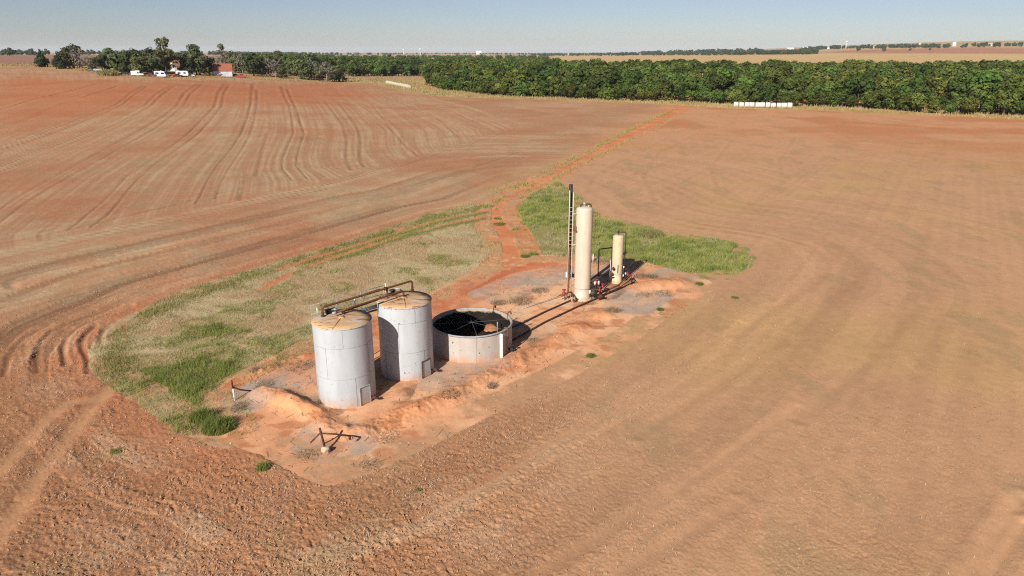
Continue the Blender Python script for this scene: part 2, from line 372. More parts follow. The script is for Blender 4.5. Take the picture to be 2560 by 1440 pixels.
plain('bale_wrap', (0.54, 0.51, 0.47), (0.50, 0.44, 0.36), 1.5, 0.8)
plain('bale_old', (0.52, 0.47, 0.36), (0.40, 0.36, 0.26), 1.5, 0.9)
plain('bale_hay', (0.36, 0.27, 0.15), (0.24, 0.17, 0.09), 5, 0.95)
plain('pole_wood', (0.28, 0.22, 0.16), (0.2, 0.15, 0.1), 5, 0.95)

# ------------------------------------------------------------------ mesh builder
class MB:
    def __init__(s): s.v = []; s.f = []; s.sm = []
    def add(s, v, f, smooth=False):
        o = len(s.v); s.v += [tuple(map(float, p)) for p in v]; s.f += [tuple(i + o for i in q) for q in f]; s.sm += [smooth] * len(f)
        return s
    def box(s, c, h, rz=0.0):
        ca, sa = math.cos(rz), math.sin(rz)
        v = [(c[0] + ca * x * h[0] - sa * y * h[1], c[1] + sa * x * h[0] + ca * y * h[1], c[2] + q * h[2]) for q in (-1, 1) for x, y in ((-1, -1), (1, -1), (1, 1), (-1, 1))]
        return s.add(v, [(3, 2, 1, 0), (4, 5, 6, 7), (0, 1, 5, 4), (1, 2, 6, 5), (2, 3, 7, 6), (3, 0, 4, 7)])
    def lathe(s, c, prof, n=32, a0=0.0, a1=2 * math.pi, cap=False):
        full = abs(a1 - a0 - 2 * math.pi) < 1e-6
        m = n if full else n + 1
        v = []
        for r, z in prof:
            for k in range(m):
                a = a0 + (a1 - a0) * k / n
                v.append((c[0] + r * math.cos(a), c[1] + r * math.sin(a), c[2] + z))
        f = []
        for i in range(len(prof) - 1):
            for k in range(n):
                k2 = (k + 1) % m
                f.append((i * m + k, i * m + k2, (i + 1) * m + k2, (i + 1) * m + k))
        s.add(v, f, True)
        if cap:
            o = len(s.v); m0 = o - m
            s.f.append(tuple(range(m0, m0 + m))); s.sm.append(False)
        return s
    def tube(s, pts, r, n=8, caps=True):
        pts = [Vector(p) for p in pts]
        rr = r if isinstance(r, (list, tuple)) else [r] * len(pts)
        v = []; prev = None
        for i, p in enumerate(pts):
            a = pts[max(i - 1, 0)]; b = pts[min(i + 1, len(pts) - 1)]
            t = (b - a).normalized()
            if prev is None: prev = t.orthogonal().normalized()
            u = (prev - t * prev.dot(t))
            u = u.normalized() if u.length > 1e-5 else t.orthogonal().normalized()
            prev = u; w = t.cross(u)
            for k in range(n):
                q = 2 * math.pi * k / n
                v.append(p + (u * math.cos(q) + w * math.sin(q)) * rr[i])
        f = [(i * n + k, i * n + (k + 1) % n, (i + 1) * n + (k + 1) % n, (i + 1) * n + k) for i in range(len(pts) - 1) for k in range(n)]
        if caps: f += [tuple(range(n - 1, -1, -1)), tuple(range((len(pts) - 1) * n, len(pts) * n))]
        return s.add(v, f, True)
    def pipe(s, pts, r, n=8, bend=None):
        """Tube with rounded elbows."""
        pts = [Vector(p) for p in pts]; bend = bend or r * 2.2
        out = [pts[0]]
        for a, b, c in zip(pts, pts[1:], pts[2:]):
            d1 = min(bend, (b - a).length * 0.45); d2 = min(bend, (c - b).length * 0.45)
            p1 = b + (a - b).normalized() * d1; p2 = b + (c - b).normalized() * d2
            out += [p1, p1 * 0.25 + b * 0.5 + p2 * 0.25, p2]
        return s.tube(out + [pts[-1]], r, n)
    def build(s, name, mat, parent=None, local=False):
        me = bpy.data.meshes.new(name)
        me.from_pydata(s.v, [], s.f)
        me.polygons.foreach_set('use_smooth', s.sm)
        me.materials.append(MATS[mat])
        me.update()
        o = bpy.data.objects.new(name, me)
        COL.objects.link(o)
        if parent is not None:
            o.parent = parent
            if not local: o.matrix_parent_inverse = world_of(parent).inverted()
        return o
def world_of(o):
    m = Matrix.Translation(o.location) @ o.rotation_euler.to_matrix().to_4x4() @ Matrix.Diagonal(o.scale).to_4x4()
    return world_of(o.parent) @ o.matrix_parent_inverse @ m if o.parent else m
def tag(o, label, cat=None, group=None, kind=None):
    o['label'] = label
    if cat: o['category'] = cat
    if group: o['group'] = group
    if kind: o['kind'] = kind
    return o
def thing(name, label, cat, loc=(0, 0, 0), rz=0.0, group=None):
    e = bpy.data.objects.new(name, None)
    e.location = loc; e.rotation_euler = (0, 0, rz); e.empty_display_size = 0.3
    COL.objects.link(e)
    return tag(e, label, cat, group)
def copy_tree(o, parent=None):
    c = o.copy(); COL.objects.link(c); c.parent = parent
    for ch in o.children: copy_tree(ch, c)
    return c
def array_mesh(name, V, faces, mat, attrs=None, smooth_=False):
    """Mesh from numpy arrays; faces is an (n, k) index array."""
    me = bpy.data.meshes.new(name)
    n, k = faces.shape
    me.vertices.add(len(V)); me.vertices.foreach_set('co', np.ascontiguousarray(V, np.float32).ravel())
    me.loops.add(n * k); me.loops.foreach_set('vertex_index', np.ascontiguousarray(faces, np.int32).ravel())
    me.polygons.add(n); me.polygons.foreach_set('loop_start', np.arange(0, n * k, k, dtype=np.int32))
    me.polygons.foreach_set('use_smooth', np.full(n, smooth_))
    for key, a in (attrs or {}).items():
        if a.ndim == 2:
            at_ = me.attributes.new(key, 'FLOAT_COLOR', 'POINT')
            at_.data.foreach_set('color', np.ascontiguousarray(np.hstack([a, np.ones((len(a), 1))]), np.float32).ravel())
        else:
            at_ = me.attributes.new(key, 'FLOAT', 'POINT')
            at_.data.foreach_set('value', np.ascontiguousarray(a, np.float32))
    me.materials.append(MATS[mat] if isinstance(mat, str) else mat)
    me.update(calc_edges=True); me.validate()
    return me
def link(name, me, parent=None):
    o = bpy.data.objects.new(name, me); COL.objects.link(o); o.parent = parent
    return o
# ------------------------------------------------------------------ ground: one fan of cells, finer towards the well site, split by what the land is
LAND = {}
def ground_z(x, y):
    """Height of the finished ground surface."""
    x = np.asarray(x, float); y = np.asarray(y, float)
    r = np.hypot(x, y); a = (np.degrees(np.arctan2(x, y)) + 45) / 90 * 899
    i = np.clip(np.searchsorted(LAND['rad'], r) - 1, 0, len(LAND['rad']) - 2); j = np.clip(a.astype(int), 0, 898)
    f = np.clip((r - LAND['rad'][i]) / (LAND['rad'][i + 1] - LAND['rad'][i]), 0, 1); g = np.clip(a - j, 0, 1); Z = LAND['z']
    return (Z[i, j] * (1 - g) + Z[i, j + 1] * g) * (1 - f) + (Z[i + 1, j] * (1 - g) + Z[i + 1, j + 1] * g) * f
def build_ground():
    rows = np.concatenate([np.arange(1560, 300, -2.1), np.arange(300, 160, -1.5), np.arange(160, 132.3, -0.7)])
    rad = CAM_H / np.tan(PITCH + np.arctan((rows - 720) / F))
    rad = np.concatenate([[0.05, 4, 8, 11, 13.5, 15.5], rad[rad > 17], [20000]])
    ang = np.radians(np.concatenate([np.linspace(-45, 45, 900), np.linspace(45, 315, 70)[1:-1]]))
    R, T = np.meshgrid(rad, ang, indexing='ij')
    x = (R * np.sin(T)).ravel(); y = (R * np.cos(T)).ravel(); r = R.ravel()
    dr = np.repeat(np.gradient(rad), len(ang))
    det = lambda lam: np.clip(lam / (2.2 * dr), 0, 1)
    z = hill(x, y)
    wob = fbm(x / 1.7, y / 1.7, 3, 4) - 0.5                     # makes every edge uneven
    wob2 = fbm(x / 0.45, y / 0.45, 9, 3) - 0.5
    edge = wob * 1.9 + wob2 * 0.7
    far_w = np.clip(dr * 0.6, 0.12, 6)
    m = lambda P, soft=0.25, reach=30: smooth(sdf(P, x, y, reach) + edge * (reach > 0), -soft, soft)
    pad = m(PAD, 0.35); lg = m(LEFT_GRASS, 0.3); rg = m(RIGHT_GRASS, 0.3); road = smooth(sdf(ROAD, x, y, 30) + 0.45 * edge, -0.3, 0.3)
    out = -sdf(WHOLE, x, y, 60) + 0.3 * wob                      # distance from the well site, out into the fields
    q = np.where(y > 1, x / np.maximum(y, 1), 9)
    # ---------- tilled soil
    big = fbm(x / 14, y / 14, 21, 4); mid = fbm(x / 3.2, y / 3.2, 31, 4); fine = fbm(x / 0.5, y / 0.5, 41, 3)
    dirx, diry = line([(192,560),(441,375)])[1] - line([(192,560),(441,375)])[0]
    L = math.hypot(dirx, diry); dirx, diry = dirx / L, diry / L
    along, across = x * dirx + y * diry, x * diry - y * dirx
    # drill rows follow the wheel tracks: bearing of each surveyed track at every distance
    tr_ = [line(TRACKS[i]) for i in (0, 1, 3, 5, 7, 9, 11, 13)]
    th = np.arctan2(x, np.maximum(y, 0.1)); tab = []
    for q_ in tr_:
        rr_, aa_ = np.hypot(q_[:, 0], q_[:, 1]), np.arctan2(q_[:, 0], q_[:, 1]); o_ = np.argsort(rr_)
        tab.append(np.interp(r, rr_[o_], aa_[o_]))
    tab.append(tab[-1] + 1.0 * (tab[-1] - tab[-2])); tab.append(tab[-1] + 4.0 * np.maximum(tab[-2] - tab[-3], 0.02))
    urow = np.where(th < tab[0], (th - tab[0]) / np.maximum(tab[1] - tab[0], 0.01), 0.0)
    for i_ in range(len(tab) - 1):
        urow = urow + np.clip((th - tab[i_]) / np.maximum(tab[i_ + 1] - tab[i_], 0.004), 0, 1) * (1 if i_ < len(tab) - 2 else 4)
    row = vnoise(urow * 24, r / 60, 51) * 0.55 + vnoise(urow * 55, r / 25, 52) * 0.45
    rowm = smooth(sdf(ROW_FIELD, x, y, 40) + 3 * wob, -0.5, 2.5)
    lane = vnoise(out / 0.8 + 0.6 * big, (x - 0.5 * y) / 30, 57) * 0.5 + vnoise(out / 0.38, (x - 0.5 * y) / 16, 58) * 0.5
    row = 0.5 + (row - 0.5) * rowm + (lane - 0.5) * (1 - rowm)
    dirx2, diry2 = 0.52, 0.85
    row2 = vnoise((x * diry2 - y * dirx2) / 1.6 + big, (x * dirx2 + y * diry2) / 40, 53)
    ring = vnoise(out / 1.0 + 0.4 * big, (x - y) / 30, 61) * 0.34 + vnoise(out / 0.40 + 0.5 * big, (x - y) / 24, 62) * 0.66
    left = smooth(-x + (y - 80) * 0.22, -2, 14) * smooth(y, 24, 44)
    left = np.where(y > 100, smooth(-(x - 4 - (y - 100) * 0.36), -3, 12), left)
    near_l = smooth(-x + 1 + 0.16 * (y - 24), -5, 6) * smooth(out, 0, 1.5) * (1 - smooth(y, 36, 52)) * smooth(y, 5, 10)
    right_c = soil(206, 158, 120); right_s = soil(205, 162, 114); right_d = soil(186, 139, 106)
    left_c = soil(190, 143, 108); left_s = soil(188, 158, 124); left_r = soil(184, 122, 88)
    low_c = soil(182, 130, 95); low_s = soil(205, 168, 134)
    c3 = lambda v: np.repeat(np.asarray(v, float)[None], len(x), 0)
    mix = lambda a, b, t: a + (b - a) * np.clip(t, 0, 1)[:, None]
    col = mix(c3(right_c), c3(right_s), smooth(big, 0.45, 0.7) * 0.8)
    col = mix(col, c3(right_d), smooth(vnoise((x * diry2 - y * dirx2) / 0.55, (x * dirx2 + y * diry2) / 50, 54) * 0.6 + mid * 0.4, 0.45, 0.75) * 0.25)
    lcol = mix(c3(left_c), c3(left_s), smooth(row * 0.55 + mid * 0.45, 0.40, 0.66) * 0.85)
    lcol = lcol * (0.90 + 0.20 * smooth(row, 0.25, 0.75))[:, None]
    lcol = mix(lcol, c3(left_r), smooth(big * 0.7 + mid * 0.3, 0.52, 0.72) * 0.7)
    lcol = mix(lcol, c3(soil(192, 112, 70)), 0.75 * smooth(sdf(RED_TOP, x, y, 60) + 20 * (big - 0.5), -12, 25) * smooth(r, 90, 150))
    col = mix(col, lcol, left)
    lowc = mix(c3(low_c), c3(low_s), smooth(mid * 0.6 + ring * 0.4, 0.50, 0.75) * 0.7)
    col = mix(col, lowc, near_l)
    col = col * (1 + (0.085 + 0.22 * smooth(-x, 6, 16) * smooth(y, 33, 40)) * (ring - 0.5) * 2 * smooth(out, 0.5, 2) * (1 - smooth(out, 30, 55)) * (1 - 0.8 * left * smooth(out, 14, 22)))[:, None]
    tan_far = mix(c3(soil(212, 155, 114)), c3(soil(203, 136, 94)), smooth(big, 0.4, 0.65))
    col = mix(col, tan_far, smooth(r, 110, 200) * (1 - 0.8 * left))
    halo = np.exp(-np.clip(out, 0, 50) / 2.2) * (out > 0)
    red_halo = halo * smooth(-x, 6, 16)
    col = mix(col, c3(soil(194, 116, 78)), red_halo * 0.85)
    # weedy greenish and straw-grey scraps in the field
    scrap = smooth(fbm(x / 2.4, y / 5.0, 71, 4), 0.62, 0.74) * smooth(out, 1, 5)
    col = mix(col, c3(soil(165, 142, 104)), scrap * 0.35 * (r < 230))
    rough = 0.30 + 0.55 * near_l + 0.25 * left + 0.18 * smooth(fbm(x / 6, y / 6, 81, 3), 0.5, 0.7)
    straw = np.clip(0.15 + 0.45 * near_l + 0.5 * left * smooth(mid, 0.4, 0.6) + 0.35 * np.exp(-((out - 4.5) / 3.0) ** 2) * (x > 0), 0, 1) * (1 - smooth(r, 150, 260))
    # clods and drill rows as relief
    amp = 0.010 + 0.016 * near_l * (0.5 + fbm(x / 2.5, y / 2.5, 97, 2)) + 0.026 * left + 0.02 * (rough - 0.3)
    clod = (0.55 * np.abs(vnoise((0.8 * x + 0.6 * y) / 0.24, (0.8 * y - 0.6 * x) / 0.24, 91) - 0.5) * 2 * det(0.24) + np.abs(vnoise((0.6 * x - 0.8 * y) / 0.12, (0.6 * y + 0.8 * x) / 0.12, 92) - 0.5) * 2 * det(0.12))
    pitm = smooth(vnoise((0.9 * x + 0.44 * y) / 0.17, (0.9 * y - 0.44 * x) / 0.17, 93), 0.72, 0.88) * det(0.17)
    lump = (fbm(x / 1.1, y / 1.1, 95, 2) - 0.5)
    zf = amp * clod * 1.5 - amp * 1.1 * pitm + amp * 0.7 * lump + 0.04 * (row - 0.5) * left * det(0.9)
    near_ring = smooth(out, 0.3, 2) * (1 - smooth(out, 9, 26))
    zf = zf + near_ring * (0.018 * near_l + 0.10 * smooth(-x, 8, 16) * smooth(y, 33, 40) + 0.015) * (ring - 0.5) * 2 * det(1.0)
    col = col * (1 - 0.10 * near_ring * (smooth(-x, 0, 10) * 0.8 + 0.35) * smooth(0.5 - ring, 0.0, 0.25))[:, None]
    def rut(lines, w, depth, dark, lift=0.45):
        nonlocal zf, col, rough, straw
        for P in lines:
            P = line(P)
            ww = w
            dd = dl(P, x, y, 4.0)
            k = np.nonzero(dd < 3.0)[0]
            if not len(k): continue
            wk = np.maximum(ww, dr[k] * 0.13)
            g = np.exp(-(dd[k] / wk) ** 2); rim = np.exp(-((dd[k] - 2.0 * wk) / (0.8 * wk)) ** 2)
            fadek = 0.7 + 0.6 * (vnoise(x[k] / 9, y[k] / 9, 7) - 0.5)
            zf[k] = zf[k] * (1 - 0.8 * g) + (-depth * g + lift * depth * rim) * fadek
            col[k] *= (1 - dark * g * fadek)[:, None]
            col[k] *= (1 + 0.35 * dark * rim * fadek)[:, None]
            rough[k] *= 1 - 0.6 * g; straw[k] *= 1 - g
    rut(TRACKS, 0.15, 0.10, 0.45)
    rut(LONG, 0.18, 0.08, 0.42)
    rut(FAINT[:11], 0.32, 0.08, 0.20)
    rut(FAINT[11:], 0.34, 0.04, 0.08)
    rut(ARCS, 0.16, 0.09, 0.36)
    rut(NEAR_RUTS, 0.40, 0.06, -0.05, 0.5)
    for P_ in NEAR_RUTS:
        g_ = np.exp(-(dl(line(P_), x, y) / 0.42) ** 4); col = mix(col, c3(soil(204, 152, 112)), 0.8 * g_)
    rut(RIGHT_RUTS[:3], 0.30, 0.035, -0.02)
    rut(RIGHT_RUTS[3:], 0.30, 0.08, -0.03)
    # ---------- the site itself
    padc = mix(c3(soil(238, 173, 130)), c3(soil(246, 190, 148)), smooth(mid, 0.4, 0.65))
    padc = mix(padc, c3(soil(196, 122, 80)), smooth(fbm(x / 1.2, y / 0.8, 111, 4), 0.55, 0.72) * 0.7)
    red = smooth(sdf(line([(1040,800),(1100,745),(1230,675),(1310,650),(1425,645),(1420,668),(1300,690),(1200,738),(1100,775)]), x, y, 8) + edge * 0.6, -0.6, 0.6)
    red2 = smooth(sdf(line([(580,985),(640,935),(800,870),(960,800),(1010,810),(940,860),(800,905),(700,935),(640,960)]), x, y, 8) + edge * 0.6, -0.5, 0.5)
    padc = mix(padc, mix(c3(soil(206, 117, 78)), c3(soil(216, 134, 92)), smooth(row2, 0.4, 0.7)), np.maximum(red, red2) * 0.95)
    for P in GRAVEL:
        padc = mix(padc, mix(c3(soil(196, 174, 156)), c3(soil(180, 162, 148)), fine), smooth(sdf(P, x, y, 6) + edge * 0.9, -0.8, 0.6) * 0.9)
    for P in STAIN:
        padc = mix(padc, c3(soil(112, 88, 74)), smooth(sdf(P, x, y, 6) + edge * 1.0, -0.5, 0.6) * 0.75)
    for P in PALE:
        padc = mix(padc, c3(soil(226, 198, 166)), smooth(sdf(P, x, y, 6) + edge * 0.5, -0.3, 0.5) * 0.9)
    col = mix(col, padc, pad)
    zf = zf * (1 - pad) + pad * (0.05 * (fbm(x / 1.5, y / 1.5, 121, 3) - 0.5) - 0.02 * clod)
    for P, hgt, wd in BERMS:
        dd = dl(P, x, y, 4.0) + wob * 0.35
        k = np.nonzero(dd < 4)[0]
        b = np.exp(-(np.maximum(dd[k], 0) / wd) ** 2)
        hb = hgt * b * (0.15 + 1.0 * smooth(vnoise(x[k] / 1.5, y[k] / 1.5, 131), 0.15, 0.85) + 0.45 * fbm(x[k] / 0.35, y[k] / 0.35, 133, 3)) + 0.10 * b * clod[k]
        zf[k] = np.maximum(zf[k], hb + 0.3 * zf[k])
        col[k] = col[k] + (np.asarray(soil(213, 140, 92)) - col[k]) * (0.75 * b * (0.6 + 0.4 * mid[k]))[:, None]
    dry = mix(c3(soil(200, 176, 136)), c3(soil(188, 152, 114)), smooth(mid, 0.42, 0.66))
    grn = mix(c3(soil(146, 138, 80)), c3(soil(165, 150, 96)), mid)
    grassy = np.maximum(lg, rg) * (1 - pad)
    col = mix(col, mix(dry, grn, np.maximum(rg, sum(smooth(sdf(P, x, y, 6), -0.6, 0.6) for P in GREEN_ZONE) * lg)), grassy)
    zf = zf * (1 - 0.7 * grassy) + grassy * 0.10 * (fbm(x / 0.8, y / 0.8, 141, 3) - 0.5)
    for P in WHEELS:
        g = np.exp(-(dl(P, x, y) / 0.42) ** 2) * smooth(fbm(x / 2.5, y / 2.5, 143, 2), 0.2, 0.35)
        col = mix(col, c3(soil(212, 132, 90)), g); zf = zf - 0.05 * g
    rc = mix(c3(soil(216, 136, 92)), c3(soil(226, 152, 108)), smooth(mid, 0.4, 0.66))
    col = mix(col, rc, road * (1 - pad))
    zf = np.where(road > 0.5, zf * 0.35 - 0.05, zf)
    mdw = smooth(sdf(VERGE, x, y, 20) + 6 * (mid - 0.5), -2, 2)
    mdw = np.maximum(mdw, smooth(sdf(MEADOW, x, y, 20) + 6 * (mid - 0.5), -2, 2)) * (1 - road)
    gold = mix(c3(soil(210, 176, 118)), c3(soil(192, 158, 96)), smooth(mid, 0.4, 0.66))
    col = mix(col, gold, mdw)
    yard = smooth(sdf(FARM_YARD, x, y, 40) + 12 * (mid - 0.5), -3, 3)
    col = mix(col, mix(c3(soil(205, 168, 116)), c3(soil(196, 138, 100)), smooth(big, 0.4, 0.6)), yard)
    # ---------- land beyond
    beyond = np.where(y > 1, smooth(r, 430, 560), 0)
    band = fbm(x / 420, y / 260, 151, 3)
    farc = mix(c3(soil(190, 150, 118)), c3(soil(205, 172, 122)), smooth(band, 0.4, 0.6))
    farc = mix(farc, c3(soil(150, 136, 92)), smooth(fbm(x / 300, y / 500, 161, 3), 0.6, 0.72))
    col = mix(col, farc, beyond * (1 - yard))
    for P, cc, w in ((LEFT_BACK, soil(170, 124, 102), 25), (GOLD_BACK, soil(214, 178, 122), 30), (RED_BACK, soil(190, 132, 104), 60)):
        col = mix(col, c3(cc) * (0.92 + 0.16 * fbm(x / 60, y / 60, 171, 3))[:, None], smooth(sdf(P, x, y, 3000), -w, w) * (1 - yard) * np.where(r > 400, 1, 0))
    z = z + zf * (1 - smooth(r, 300, 500))
    V = np.stack([x, y, z], 1)
    LAND.update(rad=rad, z=z.reshape(len(rad), len(ang))[:, :900])
    na = len(ang)
    i, j = np.meshgrid(np.arange(len(rad) - 1), np.arange(na), indexing='ij')
    a, b = i * na + j, i * na + (j + 1) % na
    Fq = np.stack([a, b, b + na, a + na], -1).reshape(-1, 4)[:, ::-1]
    cls = np.zeros(len(x), int)
    cls[beyond > 0.5] = 5
    cls[(mdw > 0.5) & (r < 520)] = 4
    cls[yard > 0.5] = 6
    cls[road > 0.5] = 2
    cls[(lg > 0.5) | (rg > 0.5)] = 1
    cls[(road > 0.5) & (rg < 0.5) & (lg < 0.5)] = 2
    cls[pad > 0.5] = 3
    fc = cls[Fq[:, 0]]
    names = {0: ('tilled_field', 'bare tilled red-brown field with curved wheel ruts'), 1: ('grassy_ground', 'dry grassy ground beside the bare well pad'), 2: ('dirt_road', 'red dirt road running from the well pad to the wood'),
             3: ('well_pad', 'bare orange dirt pad with grey gravel and low berms'), 4: ('meadow', 'strip of golden dry meadow along the wood'), 5: ('far_fields', 'tan and reddish fields reaching the horizon'), 6: ('farm_yard', 'pale dry ground around the farmstead')}
    for cid, (nm, lb) in names.items():
        ff = Fq[fc == cid]
        if not len(ff): continue
        used, inv = np.unique(ff, return_inverse=True)
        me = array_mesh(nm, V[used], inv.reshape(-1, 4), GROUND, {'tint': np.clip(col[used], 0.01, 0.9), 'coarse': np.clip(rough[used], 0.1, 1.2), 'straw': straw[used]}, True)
        tag(link(nm, me), lb, kind='structure')
build_ground()
# ------------------------------------------------------------------ storage tanks
def polar(c, r, a, z): return Vector((c[0] + r * math.cos(a), c[1] + r * math.sin(a), z))
def storage_tank(c, r, h, paint, roof_mat, door_a, courses, label, seam0):
    t = thing('storage_tank', label, 'storage tank', (c[0], c[1], 0))
    nplate = 4
    for ci, (z0, z1) in enumerate(zip(courses[:-1], courses[1:])):
        for k in range(nplate):
            a0 = seam0 + ci * 0.62 + k * 2 * math.pi / nplate; a1 = a0 + 2 * math.pi / nplate
            b = MB(); e = 0.004 / r
            b.lathe((0, 0, 0), [(r, z0), (r + 0.006 * math.sin(ci + 2 * k), z0 * 0.67 + z1 * 0.33), (r + 0.005 * math.sin(3 * ci + k), z0 * 0.33 + z1 * 0.67), (r, z1)], 24, a0 + e, a1 - e)
            p = b.build('shell_plate', paint, t, True)
        for k in range(nplate):
            a0 = seam0 + ci * 0.62 + k * 2 * math.pi / nplate
            MB().lathe((0, 0, 0), [(r + 0.009, z0), (r + 0.009, z1)], 2, a0 - 0.007, a0 + 0.007).build('vertical_seam', 'seam_steel', t, True)
        if ci:
            MB().lathe((0, 0, 0), [(r + 0.001, z0 - 0.012), (r + 0.010, z0 - 0.006), (r + 0.010, z0 + 0.006), (r + 0.001, z0 + 0.012)], 64).build('weld_seam', 'seam_steel', t, True)
    pitch = 0.09
    for k in range(6):                                     # roof plates
        a0 = seam0 + 0.4 + k * math.pi / 3
        b = MB().lathe((0, 0, 0), [(r + 0.02, h - 0.05), (r + 0.03, h), (r * 0.66, h + pitch * 0.34), (r * 0.33, h + pitch * 0.67), (0.05, h + pitch)], 12, a0 + 0.003, a0 + math.pi / 3 - 0.003)
        b.build('roof_plate', roof_mat, t, True)
        q0, q1 = polar((0, 0), r + 0.02, a0, h + 0.006), polar((0, 0), 0.1, a0, h + pitch + 0.006)
        MB().tube([q0, q1], 0.018, 5).build('roof_seam', 'roof_seam', t, True)
    MB().lathe((0, 0, 0), [(0.16, h + pitch - 0.02), (0.16, h + pitch + 0.03), (0.02, h + pitch + 0.04)], 16).build('roof_cap', roof_mat, t, True)
    MB().lathe((0, 0, 0), [(r + 0.002, h - 0.06), (r + 0.028, h - 0.055), (r + 0.028, h - 0.01), (r + 0.002, h - 0.006)], 64).build('rim_angle', paint, t, True)
    # cleanout door at the foot
    w, hh = 0.62, 0.98
    def door_piece(mb, u0, u1, z0, z1, depth, out):
        v = []
        for zz in (z0, z1):
            for u in (u0, u1):
                a = door_a + u / r
                v += [polar((0, 0), r + out, a, zz), polar((0, 0), r + out + depth, a, zz)]
        mb.add(v, [(0, 1, 3, 2), (4, 6, 7, 5), (1, 5, 7, 3), (0, 2, 6, 4), (0, 4, 5, 1), (2, 3, 7, 6)])
    b = MB(); door_piece(b, -w / 2, w / 2, 0.03, hh, 0.05, 0.0)
    d_ = b.build('cleanout_door', paint, t, True)
    b = MB()
    door_piece(b, -w / 2 - 0.024, -w / 2 - 0.002, 0.0, hh + 0.03, 0.09, -0.01); door_piece(b, w / 2 + 0.002, w / 2 + 0.024, 0.0, hh + 0.03, 0.09, -0.01); door_piece(b, -w / 2 - 0.024, w / 2 + 0.024, hh + 0.032, hh + 0.05, 0.09, -0.01)
    b.build('door_flange', 'seam_steel' if paint.endswith('clean') else 'dark_rust', d_)
    b = MB()
    for i in range(9):
        for s in (-1, 1):
            a = door_a + s * (w / 2 - 0.03) / r
            b.box(polar((0, 0), r + 0.057, a, 0.09 + i * 0.105), (0.012, 0.012, 0.012), a)
    b.build('bolt', 'seam_steel', d_)['kind'] = 'stuff'
    for o in [d_]:
        for ch in o.children: ch.matrix_parent_inverse = Matrix.Identity(4)
    return t
T1, T2, PIT = (-8.814, 34.422), (-6.051, 37.671), (-2.478, 41.056)
R1, H1, R2, H2 = 1.506, 4.39, 1.508, 4.335
tank1 = storage_tank(T1, R1, H1, 'tank_paint_clean', 'roof_rust_light', math.radians(-40), [-0.12, 1.62, 3.33, H1 - 0.002], 'nearest tall white steel storage tank, its roof only partly rusted, beside the earth berm', -1.02)
tank2 = storage_tank(T2, R2, H2, 'tank_paint_rusty', 'roof_rust_heavy', math.radians(-37), [-0.12, 1.66, 3.42, H2 - 0.002], 'white storage tank with heavily rusted roof, between the nearest tank and the open one', -0.72)

def roof_hatch(p, label_parent):
    MB().lathe(p, [(0.13, -0.05), (0.13, 0.16), (0.19, 0.165), (0.19, 0.2), (0.0, 0.24)], 14).build('thief_hatch', 'black_steel', label_parent)
    MB().tube([p + Vector((0.1, 0.1, 0.2)), p + Vector((0.34, 0.18, 0.24)), p + Vector((0.46, 0.2, 0.1))], 0.05, 8).build('hatch_arm', 'galvanised', label_parent)
roof_hatch(A(820, 783, H1 + 0.05), tank1)
roof_hatch(A(982, 733, H2 + 0.05), tank2)
MB().tube([polar(T1, R1 + 0.02, -0.42, 0.22), polar(T1, R1 + 0.28, -0.42, 0.22), polar(T1, R1 + 0.42, -0.36, 0.2)], 0.055, 8).lathe(polar(T1, R1 + 0.24, -0.42, 0.30), [(0.09, 0), (0.09, 0.03), (0.02, 0.05), (0.02, -0.1)], 10).build('drain_valve', 'dark_rust', tank1)
MB().tube([polar(T2, R2 + 0.02, -0.3, 0.22), polar(T2, R2 + 0.3, -0.3, 0.22), polar(T2, R2 + 0.42, -0.24, 0.2)], 0.05, 8).lathe(polar(T2, R2 + 0.24, -0.3, 0.30), [(0.09, 0), (0.09, 0.03), (0.02, 0.05), (0.02, -0.1)], 10).build('drain_valve', 'dark_rust', tank2)

# ------------------------------------------------------------------ pipes over the tank roofs
def px(x, y, z): return A(x, y, z)
za = 4.95
vent = thing('vent_pipe', 'long rusty vent pipe bridging both tank roofs, standing on a riser at each end', 'pipe', (T1[0], T1[1], H1))
a0, a1 = px(807, 791, H1 + 0.05), px(1031, 726, H2 + 0.06)
a0u = Vector((a0.x, a0.y, za)); a1u = Vector((a1.x, a1.y, za + 0.03))
MB().pipe([a0 - Vector((0, 0, 0.1)), a0u, a1u, a1 - Vector((0, 0, 0.1))], 0.062, 10).build('main_run', 'rusty_steel', vent)
for p in (a0, a1, a0u.lerp(a1u, 0.68)):
    MB().lathe(p, [(0.0, 0.02), (0.11, 0.02), (0.11, 0.06), (0.0, 0.061)] if p is not None and p.z < 4.7 else [(0.085, -0.09), (0.1, -0.05), (0.1, 0.05), (0.085, 0.09)], 12).build('flange', 'dark_rust', vent)
mid = a0u.lerp(a1u, 0.70)
MB().tube([mid, Vector((mid.x, mid.y, H2 - 0.02))], 0.055, 8).build('drop_pipe', 'rusty_steel', vent)
fill = thing('fill_pipe', 'rusty fill pipe from the middle of the rusted roof across to the nearer tank', 'pipe', (T2[0], T2[1], H2))
f0 = px(1009, 739, H2 + 0.12); f0u = Vector((f0.x, f0.y, H2 + 0.42)); f1 = px(841, 781, H1 + 0.28); f2 = px(852, 787, H1 + 0.12)
MB().pipe([f0 - Vector((0, 0, 0.12)), f0u, f0u.lerp(f1, 0.75), f1], 0.055, 10).build('main_run', 'rusty_steel', fill)
MB().tube([f0u.lerp(f1, 0.42) + Vector((0.0, 0.16, -0.06)), f1 + Vector((0.2, 0.3, -0.06))], 0.075, 8).build('lower_run', 'dark_rust', fill)
fs = f0u.lerp(f1, 0.9); MB().tube([fs, Vector((fs.x, fs.y, H1 + 0.05))], 0.04, 8).build('stub_support', 'dark_rust', fill)
